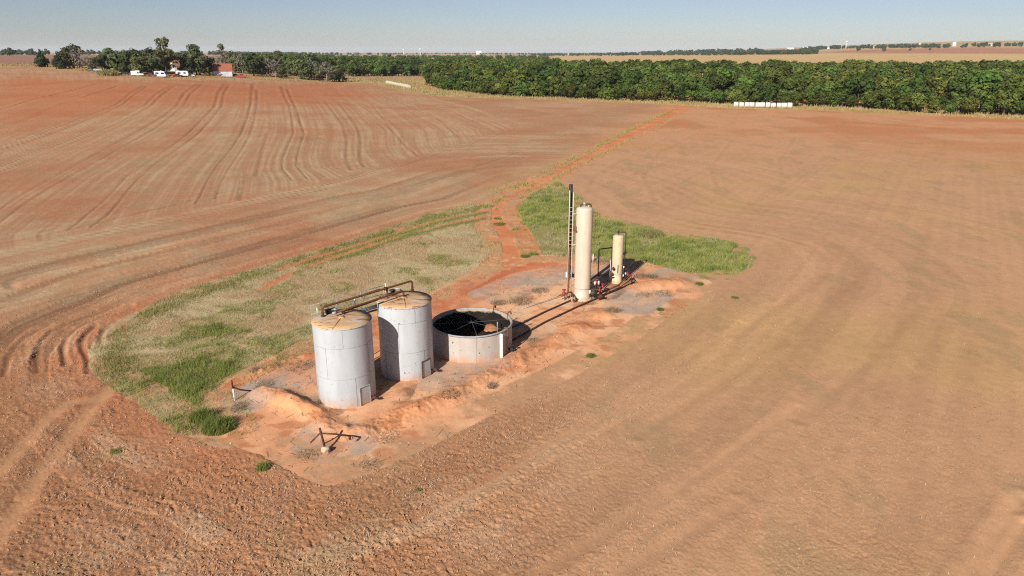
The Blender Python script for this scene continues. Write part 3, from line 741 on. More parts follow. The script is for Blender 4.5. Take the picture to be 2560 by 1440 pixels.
MB().tube([f1, f1 + (f1 - f0u).normalized() * 0.22], 0.075, 10).lathe(f1 + Vector((-0.05, 0, 0.05)), [(0.03, 0), (0.03, 0.12), (0.1, 0.12), (0.1, 0.15), (0, 0.16)], 10).build('valve', 'galvanised', fill)
ret = thing('return_pipe', 'thin dark pipe running behind and parallel to the long vent pipe', 'pipe', (T1[0], T1[1], H1))
r0, r1 = px(822, 764, za - 0.1), px(950, 723, za - 0.1)
MB().tube([r0, r1], 0.038, 8).build('main_run', 'dark_rust', ret)
MB().tube([r0, r0.lerp(a0u.lerp(a1u, 0.12), 1.0)], 0.035, 8).build('cross_branch', 'rusty_steel', ret)
MB().tube([r1, r1.lerp(a0u.lerp(a1u, 0.66), 1.0)], 0.035, 8).build('cross_branch', 'rusty_steel', ret)
# catwalk behind the tanks
cat_ = thing('catwalk', 'grey steel catwalk with thin handrail behind the two tall tanks', 'catwalk', (T1[0], T1[1] + 1.8, 0))
rl0, rl1 = px(777, 764, 4.7), px(958, 714, 4.7)
kd = (rl1 - rl0).normalized(); kn = Vector((-kd.y, kd.x, 0))
if kn.y < 0: kn = -kn
k0, k1 = rl0 - kn * 0.6 - Vector((0, 0, 1.0)), rl1 - kn * 0.6 - Vector((0, 0, 1.0))
for i in range(3):
    s0 = k0 + kn * (0.16 + 0.16 * i)
    MB().tube([s0, s0 + (k1 - k0)], 0.045, 4).build('deck_plank', 'seam_steel', cat_)
for off in (0.06, 0.58):
    s0 = k0 + kn * off - Vector((0, 0, 0.1)); MB().tube([s0, s0 + (k1 - k0)], 0.05, 4).build('deck_beam', 'dark_rust', cat_)
tl = (k1 - k0).length
posts = []
for i in range(4):
    b0 = k0 + kn * 0.6 + kd * (tl * i / 3)
    MB().tube([b0 - Vector((0, 0, 0.1)), b0 + Vector((0, 0, 1.0))], 0.017, 6).build('rail_post', 'galvanised', cat_)
    posts.append(b0)
for zz in (0.5, 1.0):
    MB().tube([p + Vector((0, 0, zz)) for p in posts], 0.016, 6).build('handrail', 'galvanised', cat_)
for i in (0, 3):
    for s in (0.06, 0.56):
        b0 = k0 + kn * s + kd * (tl * (0.06 + 0.88 * (i > 0)))
        MB().tube([b0 - Vector((0, 0, 0.1)), Vector((b0.x, b0.y, -0.1))], 0.045, 6).build('leg', 'dark_rust', cat_)
for q in ((794, 787, 0.4), (888, 770, 0.55), (965, 733, 0.6)):
    b0 = px(q[0], q[1], H1 - 0.1)
    MB().tube([b0, b0 + Vector((0, 0, q[2]))], 0.035, 6).build('rail_post', 'white_steel', cat_)

# ------------------------------------------------------------------ open pit tank
RP, HP = 2.466, 1.66
pit = thing('open_pit_tank', 'wide low open-topped tank with black oily inside and wires across it', 'open tank', (PIT[0], PIT[1], 0))
face = math.atan2(-PIT[1], -PIT[0])
for k in range(6):
    a0 = face - 0.95 + k * math.pi / 3
    MB().lathe((0, 0, 0), [(RP, -0.1), (RP + 0.006, HP * 0.5), (RP, HP)], 24, a0 + 0.002, a0 + math.pi / 3 - 0.002).build('wall_panel', 'pit_paint', pit, True)
MB().lathe((0, 0, 0), [(RP - 0.012, HP), (RP - 0.05, HP - 0.001), (RP - 0.05, 0.0)], 96).build('inner_wall', 'oil_wall', pit, True)
rim = MB().lathe((0, 0, 0), [(RP - 0.045, HP + 0.003), (RP - 0.045, HP + 0.05), (RP + 0.05, HP + 0.05), (RP + 0.055, HP - 0.035), (RP + 0.012, HP - 0.035)], 96).build('rim', 'seam_steel', pit, True)
b = MB(); rng = random.Random(4)
NS = 40; rings = 9; v = [(0, 0, 0.42)]; f = []
for i in range(1, rings + 1):
    for k in range(NS):
        a = 2 * math.pi * k / NS; rr = (RP - 0.055) * i / rings
        v.append((rr * math.cos(a), rr * math.sin(a), 0.42 + 0.12 * (float(fbm(np.array(rr * math.cos(a)), np.array(rr * math.sin(a)), 3, 3)) - 0.5)))
for k in range(NS): f.append((0, 1 + k, 1 + (k + 1) % NS))
for i in range(rings - 1):
    for k in range(NS): f.append((1 + i * NS + k, 1 + (i + 1) * NS + k, 1 + (i + 1) * NS + (k + 1) % NS, 1 + i * NS + (k + 1) % NS))
b.add(v, f, True).build('oil_sludge', 'oil_sludge', pit, True)
b = MB()
sed = A(1228, 812, 0.65); sx, sy = sed.x - PIT[0], sed.y - PIT[1]
v = [(sx, sy, 0.72)]; f = []
for i in range(1, 4):
    for k in range(18):
        a = 2 * math.pi * k / 18; rr = 0.66 * i / 3
        v.append((sx + rr * math.cos(a) * 0.95, sy + rr * math.sin(a) * 1.25, 0.71 - 0.045 * i * i * (0.7 + 0.5 * rng.random())))
for k in range(18): f.append((0, 1 + k, 1 + (k + 1) % 18))
for i in range(2):
    for k in range(18): f.append((1 + i * 18 + k, 1 + (i + 1) * 18 + k, 1 + (i + 1) * 18 + (k + 1) % 18, 1 + i * 18 + (k + 1) % 18))
b.add(v, f, True).build('rust_sediment', 'rust_sediment', pit, True)
for k in range(4):
    a = face + 0.12 + k * math.pi / 4
    p0, p1 = polar((0, 0), RP, a, HP + 0.052), polar((0, 0), RP, a + math.pi, HP + 0.052)
    MB().tube([p0, p0.lerp(p1, 0.25) - Vector((0, 0, 0.045)), p0.lerp(p1, 0.5) - Vector((0, 0, 0.06 + 0.004 * k)), p0.lerp(p1, 0.75) - Vector((0, 0, 0.045)), p1], 0.0045, 5).build('wire', 'wire_grey', pit, True)
MB().tube([(1.55, 1.1, 0.45), (1.55, 1.1, 1.25)], 0.03, 6).build('dip_pipe', 'galvanised', pit, True)
fa = face + 0.735
fin = MB(); c_, s_ = math.cos(fa), math.sin(fa)
fin.box(((RP + 0.11) * c_, (RP + 0.11) * s_, HP / 2 - 0.03), (0.12, 0.018, HP / 2 - 0.02), fa)
fin.build('wall_flange', 'white_steel', pit, True)
pa = face + 0.98
MB().pipe([polar((0, 0), RP - 0.12, pa, HP - 0.25), polar((0, 0), RP - 0.12, pa, HP + 0.12), polar((0, 0), RP + 0.10, pa, HP + 0.12), polar((0, 0), RP + 0.10, pa, 0.2)], 0.04, 8, 0.06).build('overflow_pipe', 'rusty_steel', pit, True)
va = face + 1.12
MB().tube([polar((0, 0), RP, va, 0.28), polar((0, 0), RP + 0.42, va, 0.28)], 0.07, 8).lathe(polar((0, 0), RP + 0.28, va, 0.35), [(0.035, 0), (0.035, 0.2), (0.12, 0.2), (0.12, 0.23), (0, 0.24)], 10).box(polar((0, 0), RP + 0.22, va, 0.28), (0.1, 0.1, 0.1), va).build('outlet_valve', 'black_steel', pit, True)
for ppx in ((1236, 775), (1277, 789)):
    q = A(ppx[0], ppx[1], HP) - Vector((PIT[0], PIT[1], 0)); a = math.atan2(q.y, q.x)
    MB().tube([polar((0, 0), RP - 0.04, a, HP - 0.15), polar((0, 0), RP - 0.02, a, HP + 0.16), polar((0, 0), RP + 0.06, a, HP + 0.27), polar((0, 0), RP + 0.18, a, HP + 0.26), polar((0, 0), RP + 0.22, a, HP + 0.1)], 0.042, 8).build('gooseneck_inlet', 'rusty_steel', pit, True)

# ------------------------------------------------------------------ tall heater-treater
HT = (5.22, 50.25); YT = HT[1]
top = on(1455, 516, YT).z
tr = thing('heater_treater', 'tall slender cream upright pressure vessel with ladder and black flue', 'pressure vessel', (HT[0], HT[1], 0))
RT = 0.605
cyl = top - 0.24
MB().lathe(HT + (0,), [(RT, 0.92), (RT, cyl), (RT * 0.97, cyl + 0.09), (RT * 0.85, cyl + 0.16), (RT * 0.6, cyl + 0.21), (RT * 0.3, cyl + 0.235), (0.01, cyl + 0.24)], 40).build('shell', 'vessel_cream', tr)
MB().lathe(HT + (0,), [(RT + 0.13, -0.1), (RT + 0.13, 0.10), (RT + 0.02, 0.11), (RT - 0.02, 0.12), (RT - 0.03, 0.90)], 40).build('skirt', 'vessel_cream', tr)
for zz, rr in ((0.91, 0.012), (1.25, 0.005), (cyl, 0.006), (3.4, 0.004), (5.6, 0.004)):
    MB().lathe(HT + (zz,), [(RT, -0.02), (RT + rr, -0.012), (RT + rr, 0.012), (RT, 0.02)], 40).build('weld_band', 'seam_steel' if zz == 0.91 else 'vessel_cream', tr)
for sgn in (-1, 1):
    MB().box((HT[0] + 0.28 * sgn, HT[1] + 0.1, top - 0.05), (0.03, 0.05, 0.1)).build('lifting_lug', 'vessel_cream', tr)
# ladder on the side that faces the road
lad = bpy.data.objects.new('ladder', None); COL.objects.link(lad); lad.parent = tr; lad.matrix_parent_inverse = Matrix.Translation((-HT[0], -HT[1], 0))
YL = YT - 0.25
for xx, ytop in ((1424.5, 476), (1434.0, 481)):
    p1 = on(xx, ytop, YL); xb = p1.x
    MB().tube([(xb, YL, 0.15), (xb, YL, p1.z)], 0.034, 6).build('ladder_rail', 'vessel_cream', lad)
xl0, xl1 = on(1424.5, 476, YL).x, on(1434, 481, YL).x
nr = int((top + 0.1) / 0.3)
for i in range(nr):
    MB().tube([(xl0, YL, 0.35 + 0.3 * i), (xl1, YL, 0.35 + 0.3 * i)], 0.014, 6).build('rung', 'vessel_cream', lad)
for zz in (1.6, 4.2, top - 0.5):
    MB().tube([(xl1, YL, zz), (HT[0] - RT * 0.7, YT - 0.2, zz)], 0.03, 6).build('bracket', 'vessel_cream', lad)
ftop = on(1427.5, 461, YL + 0.45)
MB().lathe((ftop.x, YL + 0.45, 0), [(0.135, 1.9), (0.135, ftop.z - 0.02), (0.12, ftop.z), (0.11, ftop.z - 0.3), (0.0, ftop.z - 0.31)], 18).build('flue', 'black_steel', tr)
fb = Vector((ftop.x, YL + 0.45, 1.75))
MB().tube([fb + Vector((0, 0, 0.2)), fb, Vector((HT[0] - 0.3, YT + 0.1, 1.75))], 0.14, 12).build('flue_elbow', 'black_steel', tr)
w = on(1418, 687, YT + 0.35)
MB().tube([(HT[0] - 0.3, YT + 0.3, w.z), (w.x + 0.25, YT + 0.35, w.z)], 0.17, 14).build('fire_tube', 'vessel_cream', tr)
MB().tube([(w.x + 0.28, YT + 0.35, w.z), (w.x - 0.05, YT + 0.35, w.z), (w.x - 0.12, YT + 0.35, w.z)], [0.26, 0.26, 0.19], 18).build('flame_arrester', 'white_steel', tr)
MB().tube([(w.x + 0.1, YT + 0.35, w.z), (w.x + 0.06, YT + 0.35, w.z)], 0.272, 18).build('arrester_band', 'black_steel', tr)
MB().tube([(w.x + 0.15, YT + 0.3, w.z + 0.25), (w.x + 0.22, YT + 0.3, w.z + 0.6)], 0.05, 8).lathe((w.x + 0.2, YT + 0.3, w.z + 0.5), [(0.1, 0), (0.12, 0.08), (0.05, 0.16), (0, 0.17)], 10).build('burner_valve', 'rusty_steel', tr)
gp = [on(1452, 518, YT), on(1452, 510, YT), on(1478, 510, YT), on(1478, 545, YT)]
MB().pipe(gp + [Vector((gp[-1].x, YT, 1.1))], 0.05, 8).build('gas_pipe', 'dark_rust', tr)
MB().tube([(gp[-1].x - 0.08, YT + 0.12, on(1474, 545, YT).z), (gp[-1].x - 0.08, YT + 0.12, 0.5)], 0.055, 8).build('downcomer', 'dark_green_steel', tr)
MB().lathe(on(1461, 516, YT) - Vector((0, 0, 0.05)), [(0.06, 0), (0.06, 0.18), (0.1, 0.2), (0.1, 0.3), (0.04, 0.34), (0, 0.4)], 12).build('relief_valve', 'galvanised', tr)
lp = on(1424, 620, YL - 0.1)
MB().pipe([(lp.x + 0.25, YL + 0.3, lp.z), (lp.x, YL - 0.12, lp.z), (lp.x, YL - 0.12, 0.55), (lp.x - 0.5, YL - 0.4, 0.45)], 0.055, 8).build('oil_leg', 'rusty_steel', tr)
MB().tube([on(1437, 562, YT - 0.5), on(1437, 574, YT - 0.5), on(1432, 574, YT - 0.5)], 0.04, 8).lathe(on(1438, 577, YT - 0.55), [(0.07, 0), (0.07, 0.06), (0, 0.07)], 10).build('sight_nozzle', 'rusty_steel', tr)
# valve cluster at the right foot
vc = thing('valve_cluster', 'red and rusty valves with a dark green regulator at the tall vessel\'s right foot', 'valve', (6.4, 50.4, 0))
cx = on(1490, 735, YT).x
MB().pipe([(HT[0] + RT, YT - 0.1, 0.75), (cx + 0.25, YT - 0.15, 0.75), (cx + 0.25, YT - 0.15, 0.0)], 0.07, 8).build('inlet_pipe', 'dark_rust', vc)
MB().pipe([(HT[0] + RT, YT + 0.25, 1.15), (cx + 0.35, YT + 0.2, 1.15), (cx + 0.35, YT + 0.2, 0.4)], 0.06, 8).build('gas_branch', 'rusty_steel', vc)
MB().lathe((cx - 0.25, YT - 0.2, 0.35), [(0.0, 0), (0.2, 0.02), (0.24, 0.16), (0.2, 0.3), (0.08, 0.42), (0, 0.43)], 14).build('regulator', 'dark_green_steel', vc)
for ddx, ddy, zz in ((0.22, -0.3, 0.85), (0.48, 0.0, 1.0), (0.05, 0.2, 1.3)):
    MB().lathe((cx + ddx, YT + ddy, zz), [(0.09, -0.16), (0.12, -0.06), (0.05, 0.0), (0.03, 0.12), (0.15, 0.13), (0.15, 0.16), (0, 0.17)], 12).build('valve_wheel', 'red_valve', vc)
for ddx, ddy, zz in ((-0.5, -0.35, 0.5), (0.15, -0.15, 1.15), (-0.1, 0.05, 1.05)):
    MB().lathe((cx + ddx, YT + ddy, zz), [(0.0, 0), (0.06, 0.0), (0.07, 0.24), (0.03, 0.28), (0, 0.29)], 10).build('gauge', 'white_steel', vc)
MB().tube([(cx + 0.1, YT - 0.6, 0.3), (cx + 0.55, YT - 0.35, 0.3)], 0.12, 10).build('pump_body', 'dark_rust', vc)
vl = thing('valve_stand', 'red valve on a rusty pipe stand at the foot of the ladder', 'valve', (3.6, 49.6, 0))
q0 = A(1412, 750, 0.0); 
MB().tube([q0 - Vector((0, 0, 0.1)), q0 + Vector((0, 0, 0.62))], 0.035, 8).build('stand_post', 'rusty_steel', vl)
q1, q2 = A(1397, 739, 0.45), A(1428, 730, 0.62)
MB().tube([q1, q2], 0.055, 8).build('cross_pipe', 'rusty_steel', vl)
MB().lathe(A(1410, 732, 0.6), [(0.13, -0.1), (0.16, 0), (0.06, 0.08), (0.03, 0.2), (0.15, 0.21), (0.15, 0.25), (0, 0.26)], 12).build('valve_wheel', 'red_valve', vl)
q3 = A(1432, 752, 0.25)
MB().pipe([A(1428, 730, 0.62), A(1434, 740, 0.5), q3, Vector((q3.x + 0.35, q3.y + 0.5, 0.25))], 0.06, 8).build('elbow_pipe', 'dark_rust', vl)
MB().box(A(1433, 748, 0.3), (0.12, 0.1, 0.14), 0.4).build('valve_body', 'concrete', vl)

# ------------------------------------------------------------------ small separator
SE = (8.36, 54.25); YS = SE[1]; RS = 0.425
st = on(1543, 587, YS).z
sp = thing('separator', 'shorter cream upright separator vessel right of the tall one', 'pressure vessel', (SE[0], SE[1], 0))
MB().lathe(SE + (0,), [(RS, 0.75), (RS, st - 0.16), (RS * 0.95, st - 0.08), (RS * 0.7, st - 0.02), (RS * 0.35, st), (0.01, st + 0.005)], 32).build('shell', 'separator_cream', sp)
MB().lathe(SE + (0,), [(RS + 0.05, -0.1), (RS + 0.05, 0.06), (RS - 0.02, 0.07), (RS - 0.02, 0.74)], 32).build('skirt', 'separator_cream', sp)
for zz in (0.75, st - 0.15): MB().lathe(SE + (zz,), [(RS, -0.02), (RS + 0.014, -0.01), (RS + 0.014, 0.01), (RS, 0.02)], 32).build('weld_band', 'seam_steel' if zz < 1 else 'separator_cream', sp)
MB().pipe([(SE[0], YS, st - 0.05), (SE[0], YS, st + 0.2), (SE[0] + 0.6, YS + 0.1, st + 0.2), (SE[0] + 0.6, YS + 0.1, 0.3)], 0.04, 8).build('gas_pipe', 'dark_green_steel', sp)
MB().lathe((SE[0] - 0.05, YS, st + 0.15), [(0.09, 0), (0.09, 0.12), (0.03, 0.18), (0, 0.2)], 10).build('relief_valve', 'dark_rust', sp)
hd = on(1534, 672, YS - RS)
MB().tube([hd + Vector((0, 0.1, 0)), hd - Vector((0, 0.06, 0))], 0.12, 12).build('handhole', 'dark_rust', sp)
gx = on(1544.5, 665, YS - RS)
MB().pipe([gx + Vector((0, 0.08, 0.1)), gx + Vector((0, -0.07, 0.1)), Vector((gx.x, gx.y - 0.07, gx.z - 0.55)), Vector((gx.x, gx.y + 0.08, gx.z - 0.55))], 0.025, 6, 0.04).build('sight_glass', 'dark_rust', sp)
MB().tube([(SE[0] - RS - 0.22, YS - 0.2, 0.15), (SE[0] - RS - 0.12, YS - 0.2, 1.2), (SE[0] - RS - 0.14, YS - 0.2, 1.9)], 0.022, 6).build('hose', 'white_steel', sp)
MB().tube([(SE[0] - RS - 0.1, YS - 0.35, 0.1), (SE[0] - RS - 0.1, YS - 0.35, 0.95)], 0.05, 8).tube([(SE[0] - RS - 0.25, YS - 0.35, 0.5), (SE[0] - RS + 0.2, YS - 0.35, 0.5)], 0.045, 8).lathe((SE[0] - RS + 0.02, YS - 0.35, 0.8), [(0.1, -0.1), (0.12, 0), (0.05, 0.1), (0, 0.12)], 10).build('level_control', 'dark_rust', sp)
MB().tube([(SE[0] + RS + 0.05, YS - 0.2, 0.3), (SE[0] + RS + 0.05, YS - 0.2, 1.25)], 0.045, 8).build('dump_line', 'dark_rust', sp)
for zz in (0.55, 1.25): MB().lathe((SE[0] + RS + 0.06, YS - 0.28, zz), [(0.0, 0), (0.05, 0.0), (0.05, 0.16), (0, 0.18)], 10).build('gauge', 'white_steel', sp)

# ------------------------------------------------------------------ pipes on the ground
def ground_pipe(pts, r, mat, label, supports=()):
    P = [A(a, b_, zz) for a, b_, zz in pts]
    t = thing('flow_pipe', label, 'pipe', (P[0].x, P[0].y, 0))
    MB().pipe(P, r, 8).build('pipe_run', mat, t)
    for k in supports:
        MB().tube([P[k], Vector((P[k].x, P[k].y, -0.1))], r * 0.8, 6).build('support_leg', mat, t)
    for a, b_ in zip(P[:-1], P[1:]):
        if (b_ - a).length > 3:
            c = a.lerp(b_, 0.55); dd = (b_ - a).normalized() * 0.09
            MB().tube([c - dd, c + dd], r * 1.35, 10).build('coupling', mat, t)
    return t
ground_pipe([(1585, 706, 0.1), (1500, 742, 0.09), (1440, 768, 0.09), (1360, 806, 0.09), (1268, 858, 0.12)], 0.055, 'dark_rust', 'long rusty flow pipe lying along the pad from the separator to the open tank')
ground_pipe([(1436, 746, 0.2), (1412, 757, 0.09), (1360, 780, 0.09), (1274, 822, 0.14)], 0.055, 'dark_rust', 'shorter rusty flow pipe from the tall vessel\'s foot to the open tank')
ground_pipe([(1574, 682, 0.75), (1548, 712, 0.3), (1500, 734, 0.3)], 0.06, 'rusty_steel', 'rusty pipe slanting from the separator\'s right side toward the valve cluster', (1,))
ground_pipe([(1522, 703, 0.3), (1510, 714, 0.25), (1494, 728, 0.5)], 0.05, 'rusty_steel', 'short rusty pipe between the separator and the tall vessel')
ground_pipe([(1408, 736, 0.2), (1380, 746, 0.12), (1340, 760, 0.08), (1300, 774, 0.05)], 0.03, 'galvanised', 'thin pale pipe among dry weeds left of the ladder')
ground_pipe([(1573, 684, 0.8), (1579, 690, 0.75), (1580, 708, 0.0)], 0.045, 'rusty_steel', 'bent rusty riser at the right end of the separator piping')
MBp = A(1570, 684, 0.85)
rv = thing('red_valve', 'small red valve on top of the bent riser right of the separator', 'valve', (MBp.x, MBp.y, 0.7))
MB().lathe(MBp, [(0.08, -0.18), (0.1, -0.05), (0.04, 0.02), (0.02, 0.1), (0.12, 0.11), (0.12, 0.14), (0, 0.15)], 12).build('valve_wheel', 'red_valve', rv)
MB().lathe(MBp + Vector((-0.18, 0.05, -0.1)), [(0, 0), (0.06, 0), (0.06, 0.16), (0, 0.18)], 10).build('gauge', 'white_steel', rv)
# black pipe frame between the vessels
q = A(1495, 690, 0.0); zt = on(1496, 623, q.y).z; q2 = on(1528, 628, q.y + 0.4)
fr = thing('pipe_frame', 'black square-cornered pipe frame standing between the two cream vessels', 'frame', q)
MB().pipe([q - Vector((0, 0, 0.1)), Vector((q.x, q.y, zt)), Vector((q2.x + 0.1, q.y + 0.5, zt)), Vector((q2.x + 0.1, q.y + 0.5, -0.1))], 0.05, 8, 0.05).build('bent_pipe', 'black_steel', fr)
MB().lathe(q, [(0.0, 0.02), (0.14, 0.02), (0.14, 0.06), (0, 0.065)], 10).build('foot_flange', 'black_steel', fr)
q = A(1477, 656, 0.0); zt = on(1477, 613, q.y).z
ms = thing('marker_post', 'thin pale yellow marker post behind the tall vessel', 'post', q)
MB().tube([q - Vector((0, 0, 0.1)), Vector((q.x, q.y, zt * 0.55))], 0.05, 8).build('lower_post', 'white_steel', ms)
MB().tube([Vector((q.x, q.y, zt * 0.55)), Vector((q.x, q.y, zt))], 0.055, 8).build('cap_sleeve', 'yellow_paint', ms)
MB().tube([(q.x + 0.2, q.y + 0.1, -0.1), (q.x + 0.2, q.y + 0.1, zt * 0.45)], 0.045, 8).build('short_stub', 'white_steel', ms)

# ------------------------------------------------------------------ rusty posts on the berm, rock
ba = A(816, 1128, 0.0); bt = on(799, 1070, ba.y + 0.1)
ps = thing('leaning_post', 'leaning rusty pipe post with a bent crossbar below the near tank', 'post', ba)
pt_ = MB().tube([ba - Vector((0, 0, 0.15)), Vector((bt.x, ba.y + 0.1, bt.z))], 0.055, 8).build('upright', 'dark_rust', ps)
cb = [on(776, 1107, ba.y - 0.1), on(800, 1083, ba.y + 0.08), on(850, 1086, ba.y + 0.25), on(874, 1090, ba.y + 0.35)]
cb[0].z = max(cb[0].z, 0.08)
MB().tube(cb, 0.042, 8).build('crossbar', 'dark_rust', ps)
MB().tube([cb[-1], cb[-1] - Vector((0.0, 0.0, 0.18))], 0.06, 8).build('end_elbow', 'dark_rust', ps)
ba = A(587, 1001, 0.0); bt = on(579, 951, ba.y)
ps = thing('guy_post', 'slim rusty and white post trailing a slack cable beside the tall grass', 'post', ba)
MB().tube([ba - Vector((0, 0, 0.15)), ba.lerp(Vector((bt.x, ba.y, bt.z)), 0.6)], 0.04, 8).build('lower_post', 'white_steel', ps)
MB().tube([ba.lerp(Vector((bt.x, ba.y, bt.z)), 0.6), Vector((bt.x, ba.y, bt.z))], 0.045, 8).build('upper_post', 'dark_rust', ps)
c0 = ba.lerp(Vector((bt.x, ba.y, bt.z)), 0.68); c1 = A(632, 977, 0.1)
MB().tube([c0, c0.lerp(c1, 0.35) - Vector((0, 0, 0.08)), c0.lerp(c1, 0.7) - Vector((0, 0, 0.05)), c1], 0.04, 8).build('cable', 'dark_rust', ps)
MB().lathe(c1, [(0.0, -0.1), (0.08, -0.08), (0.08, 0.06), (0, 0.1)], 8).build('cable_anchor', 'galvanised', ps)
def rock(px_, py_, s, label, mat='rock_tan', seed=1, zz=0.1):
    import bmesh
    bm = bmesh.new(); bmesh.ops.create_icosphere(bm, subdivisions=2, radius=1.0)
    rg_ = random.Random(seed)
    dirs = [Vector((rg_.gauss(0, 1), rg_.gauss(0, 1), rg_.gauss(0, 1))).normalized() for _ in range(9)]
    for v_ in bm.verts:
        for dd in dirs:
            k = v_.co.dot(dd)
            if k > 0.72: v_.co -= dd * (k - 0.72)
        v_.co = Vector((v_.co.x * s[0], v_.co.y * s[1], v_.co.z * s[2]))
    me = bpy.data.meshes.new('rock'); bm.to_mesh(me); bm.free(); me.materials.append(MATS[mat])
    o = bpy.data.objects.new('rock', me); COL.objects.link(o); p = A(px_, py_); o.location = (p.x, p.y, zz)
    return tag(o, label, 'rock')
rock(815, 1131, (0.26, 0.22, 0.24), 'pale tan chunk of rock at the foot of the leaning post', seed=3, zz=0.12)
rock(737, 986, (0.1, 0.08, 0.06), 'small pale stone on the grey gravel left of the near tank', seed=5, zz=0.03)
# ------------------------------------------------------------------ grass, straw, weeds
RNG = np.random.default_rng(11)
def blade_mesh(name, x, y, z, h, w, col, mat='grass_blades', lean=0.45, bent=True):
    n = len(x)
    az = RNG.uniform(0, 2 * np.pi, n); la = RNG.uniform(0, 2 * np.pi, n); ln = h * lean * RNG.uniform(0.2, 1.0, n)
    wx, wy = np.cos(az) * w / 2, np.sin(az) * w / 2
    root = np.stack([x, y, z], 1); tip = root + np.stack([np.cos(la) * ln, np.sin(la) * ln, h], 1)
    half = np.stack([wx, wy, np.zeros(n)], 1)
    if bent:
        midp = root + (tip - root) * np.array([0.35, 0.35, 0.6])
        V = np.stack([root - half, root + half, midp + half * 0.7, midp - half * 0.7, tip], 1)
        b = np.arange(n)[:, None] * 5
        Fa = np.concatenate([b + [0, 1, 2], b + [0, 2, 3], b + [3, 2, 4]])
        k = 5
    else:
        V = np.stack([root - half, root + half, tip], 1)
        Fa = np.arange(n)[:, None] * 3 + [0, 1, 2]; k = 3
    return array_mesh(name, V.reshape(-1, 3), Fa, mat, {'tint': np.repeat(np.clip(col, 0.004, 0.8), k, 0)})
def sample_poly(P, n, soft=(-0.5, 1.3)):
    lo, hi = P.min(0), P.max(0)
    x = RNG.uniform(lo[0], hi[0], n * 4); y = RNG.uniform(lo[1], hi[1], n * 4)
    e_ = sdf(P, x, y, 4) + 2.6 * (fbm(x / 1.6, y / 1.6, 3, 4) - 0.5)
    k = np.nonzero(RNG.random(len(x)) < smooth(e_, *soft))[0][:n]
    return x[k], y[k]
def pick(pal, t):
    pal = np.array(pal, float); t = np.clip(t, 0, 0.999) * (len(pal) - 1)
    i = t.astype(int); f = (t - i)[:, None]
    return pal[i] * (1 - f) + pal[np.minimum(i + 1, len(pal) - 1)] * f
DRYP = [(0.48, 0.37, 0.23), (0.60, 0.48, 0.30), (0.44, 0.36, 0.21), (0.30, 0.27, 0.13)]
GRNP = [(0.12, 0.155, 0.036), (0.18, 0.215, 0.050), (0.25, 0.27, 0.066), (0.33, 0.32, 0.095)]
YELP = [(0.26, 0.26, 0.065), (0.36, 0.33, 0.10), (0.42, 0.35, 0.14), (0.2, 0.21, 0.06)]
# left patch
x, y = sample_poly(LEFT_GRASS, 230000, (-0.9, 0.3))
gz = np.clip(sum(smooth(sdf(P, x, y, 6) + 1.2 * (fbm(x / 1.5, y / 1.5, 6, 3) - 0.5), -0.5, 0.5) for P in GREEN_ZONE), 0, 1)
yz = np.zeros_like(gz); g2 = np.zeros_like(gz)
for P, w, k in STRIPS:
    s = np.exp(-(dl(P, x, y) / w) ** 2)
    if k: g2 = np.maximum(g2, s)
    else: yz = np.maximum(yz, s)
patch = smooth(fbm(x / 2.2, y / 2.2, 8, 4), 0.53, 0.66)
bare = np.zeros_like(gz)
for P in WHEELS: bare = np.maximum(bare, np.exp(-(dl(P, x, y) / 0.38) ** 2) * smooth(fbm(x / 2.5, y / 2.5, 143, 2), 0.2, 0.35))
green = np.clip(np.maximum(gz * (0.45 + 0.6 * fbm(x / 1.4, y / 1.4, 9, 3)), np.maximum(g2, 0.5 * patch)), 0, 1)
upper = smooth(y, 52, 70)
thin = smooth(fbm(x / 0.9, y / 0.9, 12, 3), 0.36, 0.55)
dens = np.clip(0.30 + 0.40 * thin + 0.75 * green + 0.65 * yz, 0, 1) * (1 - 0.97 * bare) * smooth(sdf(PAD, x, y, 4), 0.3, -0.5) * (sdf(ROAD, x, y, 4) < -0.15 + 0.5 * fbm(x, y, 4, 2))
keep = RNG.random(len(x)) < dens
x, y, gz, yz, g2, patch, green = (q[keep] for q in (x, y, gz, yz, g2, patch, green))
r1 = RNG.random(len(x)); isg = RNG.random(len(x)) < np.clip(green * 0.95, 0.04, 1)
isy = (RNG.random(len(x)) < yz * 0.85) & ~((g2 > 0.5) & isg)
col = np.where(isg[:, None], pick(GRNP, 0.75 * fbm(x / 1.1, y / 1.1, 14, 3) + 0.25 * r1), pick(DRYP, r1))
col = np.where(isy[:, None], np.where((r1 < 0.45)[:, None], pick(GRNP, r1 * 2), pick(YELP, r1)) * 0.9, col)
h = np.where(isg, RNG.uniform(0.10, 0.26, len(x)) * (1 + 0.9 * gz), RNG.uniform(0.04, 0.15, len(x)))
h = np.where(isy, RNG.uniform(0.14, 0.32, len(x)), h) * (0.55 + 0.9 * fbm(x / 0.6, y / 0.6, 15, 2))
tag(link('grass', blade_mesh('grass', x, y, ground_z(x, y) - 0.02, h, RNG.uniform(0.014, 0.036, len(x)), col, bent=False, lean=0.7)), 'mixed dry and green grass left of the tanks', 'grass', kind='stuff')
